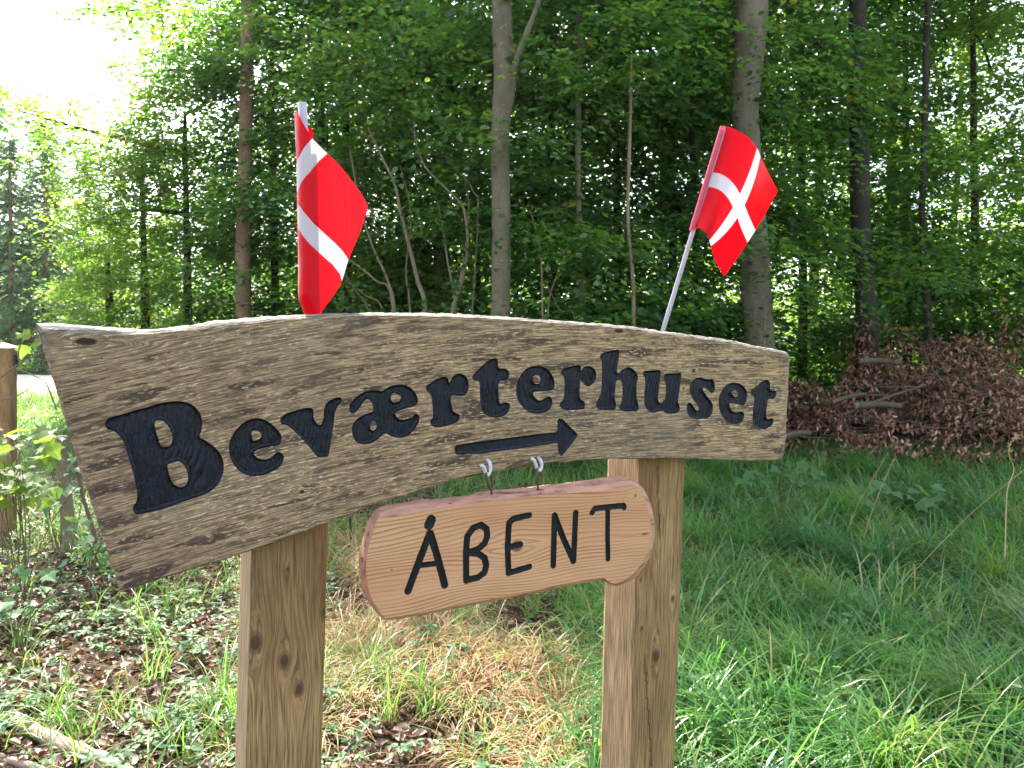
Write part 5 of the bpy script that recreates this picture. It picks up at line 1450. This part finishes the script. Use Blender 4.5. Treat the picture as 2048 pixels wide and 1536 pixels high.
# ------------------------------------------------------------------ left side: fence post, old post, plants, twigs, log
def fence_post():
    D = 5.5; c = at(6, 700, D); z = gz(c.x, c.y)
    root = empty('fence_post', (c.x, c.y, z), R(14), label='round-shouldered wooden post with pale pyramid cap at the left edge', cat='post')
    h = at(6, 697, D).z - z; w = 0.074
    zs = np.linspace(-.1, h, 90); V, G = [], []
    prm = [(-1, -1), (0, -1.0), (1, -1), (1, 0), (1, 1), (0, 1), (-1, 1), (-1, 0)]
    dense = []
    for i in range(8):
        a = np.array(prm[i], float); b = np.array(prm[(i + 1) % 8], float)
        for t in (0, .33, .66): dense.append(a + (b - a) * t)
    for zz in zs:
        for q in dense:
            rr = (abs(q[0]) ** 6 + abs(q[1]) ** 6) ** (1 / 6); q2 = q / rr
            V.append((q2[0] * w, q2[1] * w, zz)); G.append((zz, math.atan2(q2[1], q2[0]) * .1, 3))
    k = len(dense); i, j = np.meshgrid(np.arange(k), np.arange(len(zs) - 1)); i = i.ravel(); j = j.ravel()
    T = np.stack([j * k + i, j * k + (i + 1) % k, (j + 1) * k + (i + 1) % k, (j + 1) * k + i], 1)
    link('shaft', mesh_np('shaft', V, T, True, {'grain': np.array(G), 'knot': np.zeros(len(V)), 'rim': np.zeros(len(V))}), M['post'], root)
    cw = w * 1.07; V = [(-cw, -cw, h), (cw, -cw, h), (cw, cw, h), (-cw, cw, h), (-cw, -cw, h + .012), (cw, -cw, h + .012), (cw, cw, h + .012), (-cw, cw, h + .012), (0, 0, h + .045)]
    me = bpy.data.meshes.new('cap'); me.from_pydata(V, [], [(3, 2, 1, 0), (0, 1, 5, 4), (1, 2, 6, 5), (2, 3, 7, 6), (3, 0, 4, 7), (4, 5, 8), (5, 6, 8), (6, 7, 8), (7, 4, 8)]); link('cap', me, M['cap'], root)
    bm = bmesh.new(); bmesh.ops.create_cube(bm, size=1)
    for v in bm.verts: v.co = Vector((v.co.x * .014 + w + .007, v.co.y * .07, v.co.z * .085 + h - .085))
    bmesh.ops.bevel(bm, geom=bm.edges[:], offset=.003, segments=2, affect='EDGES'); me = bpy.data.meshes.new('tag_plate'); bm.to_mesh(me); bm.free(); link('tag_plate', me, M['tagm'], root)
    bm = bmesh.new(); bmesh.ops.create_cube(bm, size=1)
    for v in bm.verts: v.co = Vector((v.co.x * .004 + w + .015, v.co.y * .05, v.co.z * .006 + h - .118))
    me = bpy.data.meshes.new('tag_stripe'); bm.to_mesh(me); bm.free(); link('tag_stripe', me, M['hook'], root)
fence_post()

def old_post():
    D = 5.2; c = at(132, 700, D); z = gz(c.x, c.y); root = empty('stake', (c.x, c.y, z), 0, label='short weathered split stake overgrown with leaves left of the sign', cat='stake')
    P = [(p[0] - 0, p[1]) for p in ((122, 872), (126, 940), (133, 1010), (140, 1090))]
    C = [tuple(at(a, b, D) - root.location) for a, b in P]; C.append((C[-1][0], C[-1][1], -.05)); C = catmull(C, 6, False)
    V, T = tube_arrays(C, np.linspace(.040, .048, len(C)), 16)
    for i in range(len(V)): V[i] += np.array([noise.noise(Vector(V[i] * 22)), noise.noise(Vector(V[i] * 22 + 5)), 0]) * .006
    link('shaft', mesh_np('shaft', V, T, True), M['pale'], root)
    D = 5.0; c = at(180, 700, D); root = empty('sapling', (c.x, c.y, gz(c.x, c.y)), 0, label='thin bare stem leaning beside the short weathered stake', cat='stem')
    C = [tuple(at(a, b, D) - root.location) for a, b in ((142, 860), (152, 930), (168, 1000), (190, 1075))]; C.append((C[-1][0] + .03, 0, -.03)); tube('stem', catmull(C, 5, False), .012, M['twig'], root, 8)
    D = 5.6; c = at(690, 700, D); root = empty('sapling', (c.x, c.y, gz(c.x, c.y)), 0, label='thin dark stem seen just right of the left-hand timber post', cat='stem')
    C = [tuple(at(a, b, D) - root.location) for a, b in ((700, 1035), (702, 1080), (700, 1140))]; tube('stem', catmull(C, 5, False), .010, M['dark'], root, 8)
old_post()

# lobed leaf (maple-like)
def lobed_mesh():
    pts = [(0, 0), (.12, .05), (.34, .02), (.52, .22), (.42, .30), (.60, .52), (.34, .50), (.24, .62), (.14, .80), (0, 1.05)]
    out = pts + [(-a, b) for a, b in pts[-2:0:-1]]
    V = [(0, .38, .0)] + [(a, b, .10 * abs(a) - .12 * b * b) for a, b in out]; n = len(out)
    me = bpy.data.meshes.new('lobed_leaf'); me.from_pydata(V, [], [(0, i + 1, (i + 1) % n + 1) for i in range(n)])
    a = me.attributes.new('rnd', 'FLOAT', 'POINT'); a.data.foreach_set('value', np.full(len(V), .6, dtype=np.float32)); return me
LM = lobed_mesh(); LM.materials.append(M['leaf_lit'])
LM2 = lobed_mesh(); LM2.materials.append(M['cover'])
def leaf_obj(root, loc, size, dirv, nrm, me):
    y = Vector(dirv).normalized(); z = Vector(nrm); x = y.cross(z).normalized(); z = x.cross(y)
    o = bpy.data.objects.new('leaf', me); COL.objects.link(o); o.parent = root
    mt = Matrix((x * size, y * size, z * size)).transposed().to_4x4(); mt.translation = Vector(loc); o.matrix_local = mt
def leafy_twig(name, label, D, paths, leaves, group=None, cat='twig'):
    P0 = at(*paths[0][-1], D); root = empty(name, P0, 0, label=label, cat=cat, group=group)
    for p in paths:
        C = catmull([tuple(at(a, b, D) - root.location) for a, b in p], 5, False); tube('twig', C, np.linspace(.0012, .0026, len(C)), M['twig'], root, 6)
    for (px, py, s, dx, dy, me) in leaves:
        p = at(px, py, D) - root.location; k = D / FPX
        q = at(px + dx, py + dy, D - .01) - root.location
        leaf_obj(root, p, s * k, q - p, Vector((rng.normal(0, .25), -.75, .65)), me)
leafy_twig('maple_twig', 'twig with three bright yellow-green lobed leaves beside the sign left corner', 2.4, [[(95,672),(60,676),(40,690),(36,720)]],
           [(62,668,30,-34,6,LM), (52,690,30,-10,24,LM), (84,682,26,-28,10,LM)])
leafy_twig('bare_twig', 'bare grey twigs crossing in front of the left fence post', 2.6, [[(96,700),(60,716),(28,735),(0,756),(-40,790)], [(30,736),(60,748),(90,764),(103,792),(113,820)], [(92,768),(60,778),(28,794),(-10,802)]], [])
def bramble(name, label, D, n, cx0, cy0, sx, sy, me, smin, smax):
    b0 = at(cx0, cy0 + sy, D); root = empty(name, (b0.x, b0.y, gz(b0.x, b0.y)), 0, label=label, cat='plant', group='broad-leaved plants')
    for i in range(max(3, n // 6)):
        a = (cx0 + rng.normal(0, sx * .7), cy0 + rng.normal(-sy * .3, sy * .4)); e = (cx0 + rng.normal(0, sx * .3), cy0 + sy * 1.3)
        A = at(*a, D) - root.location; B = Vector((rng.normal(0, .03), rng.normal(0, .03), 0)); C = catmull([tuple(A), tuple((A + B) / 2 + Vector((rng.normal(0, .04), 0, .03))), tuple(B)], 5, False); tube('stem', C, .003, M['twig'], root, 5)
    for i in range(n):
        p = at(cx0 + rng.uniform(-sx, sx), cy0 + rng.uniform(-sy, sy), D + rng.uniform(-.25, .25)) - root.location
        if p.z < .02: p.z = .03
        leaf_obj(root, p, rng.uniform(smin, smax), Vector((rng.normal(0, 1), -.6 + rng.normal(0, .5), rng.normal(-.3, .4))), Vector((rng.normal(0, .35), -.35 + rng.normal(0, .3), 1)), me)
bramble('leafy_plant', 'sunlit yellow-green broad-leaved plant at the left edge below the fence post', 4.3, 84, 40, 935, 68, 78, LM, .05, .11)
bramble('leafy_plant', 'broad-leaved plant climbing over the short weathered stake', 4.9, 30, 125, 940, 36, 90, LM2, .05, .10)
bramble('leafy_plant', 'dark leaved plant at the foot of the stake', 4.6, 30, 175, 1085, 45, 45, LM2, .04, .08)
bramble('leafy_plant', 'broad-leaved seedlings on the ground at the far left', 3.6, 20, 40, 1180, 60, 50, LM2, .04, .09)
bramble('leafy_plant', 'large-leaved plant low in the grass at the bottom right', 2.9, 12, 1660, 1490, 110, 26, LM2, .07, .12)
bramble('leafy_plant', 'large-leaved plant in the grass beside the right-hand post', 3.5, 8, 1470, 1345, 80, 20, LM2, .07, .12)
bramble('leafy_plant', 'blue-green leafy plant at the back of the grass below the sign right end', 6.5, 24, 1560, 955, 90, 16, LM2, .06, .12)
bramble('leafy_plant', 'blue-green leafy plant in the middle of the grass at the right', 5.4, 22, 1800, 985, 80, 22, LM2, .06, .11)

def fallen_branch(label, pts, D0, D1, w0, w1, mat):
    n = len(pts); P = []
    for i, (a, b) in enumerate(pts):
        r = ray(a, b); t = -(CAMZ - 0.05) / r.z; P.append(Vector((0, 0, CAMZ)) + r * t)
    for p in P: p.z = gz(p.x, p.y) + max(w0, w1) * .7
    root = empty('fallen_branch', P[0], 0, label=label, cat='branch', group='fallen branches on the forest floor')
    C = catmull([tuple(p - P[0]) for p in P], 6, False); V, T = tube_arrays(C, np.linspace(w0, w1, len(C)), 12)
    for i in range(len(V)): V[i] += np.array([0, 1, 1]) * noise.noise(Vector(V[i] * 25)) * w0 * .25
    link('wood', mesh_np('wood', V, T, True), mat, root)
pinkb = bark_mat('peeling_bark', (0.20, 0.13, 0.10), (0.40, 0.29, 0.24), mf=0.1)
fallen_branch('thick pinkish fallen branch at the bottom left corner', [(20,1425),(90,1460),(160,1490),(235,1525),(290,1560)], 0, 0, .030, .024, pinkb)
fallen_branch('thin dark fallen branch above the thick pinkish one', [(-20,1410),(30,1432),(80,1446)], 0, 0, .016, .010, M['twig'])
fallen_branch('thin grey fallen twig crossing the ground cover left of the post', [(130,1395),(200,1400),(260,1440),(330,1475)], 0, 0, .007, .004, M['twig'])
fallen_branch('arched thin twig in the dry grass left of the right-hand post', [(1065,1370),(1072,1310),(1110,1265),(1190,1240)], 0, 0, .006, .004, M['twig'])
fallen_branch('pale thin fallen branch at the very bottom left edge', [(-10,1500),(60,1520),(120,1545)], 0, 0, .018, .014, pinkb)

# ------------------------------------------------------------------ air volume added to imitate the sun flare at the left
if FLARE_HAZE > 0:
    bm = bmesh.new(); bmesh.ops.create_cube(bm, size=1)
    for v in bm.verts: v.co = Vector((v.co.x * 240, v.co.y * 240 + 60, v.co.z * 26 + 11.5))
    me = bpy.data.meshes.new('haze'); bm.to_mesh(me); bm.free()
    mt, nt, out = new_mat('flare_air'); nt.nodes.clear(); out = nt.nodes.new('ShaderNodeOutputMaterial')
    vv = nt.nodes.new('ShaderNodeVolumePrincipled'); vv.inputs['Density'].default_value = FLARE_HAZE; vv.inputs['Color'].default_value = (0.92, 0.96, 1.0, 1)
    vv.inputs['Anisotropy'].default_value = 0.55
    nt.links.new(vv.outputs[0], out.inputs['Volume'])
    o = link('haze', me, mt); o['kind'] = 'stuff'; o['label'] = 'thin air volume added for the pale sun flare at the left'
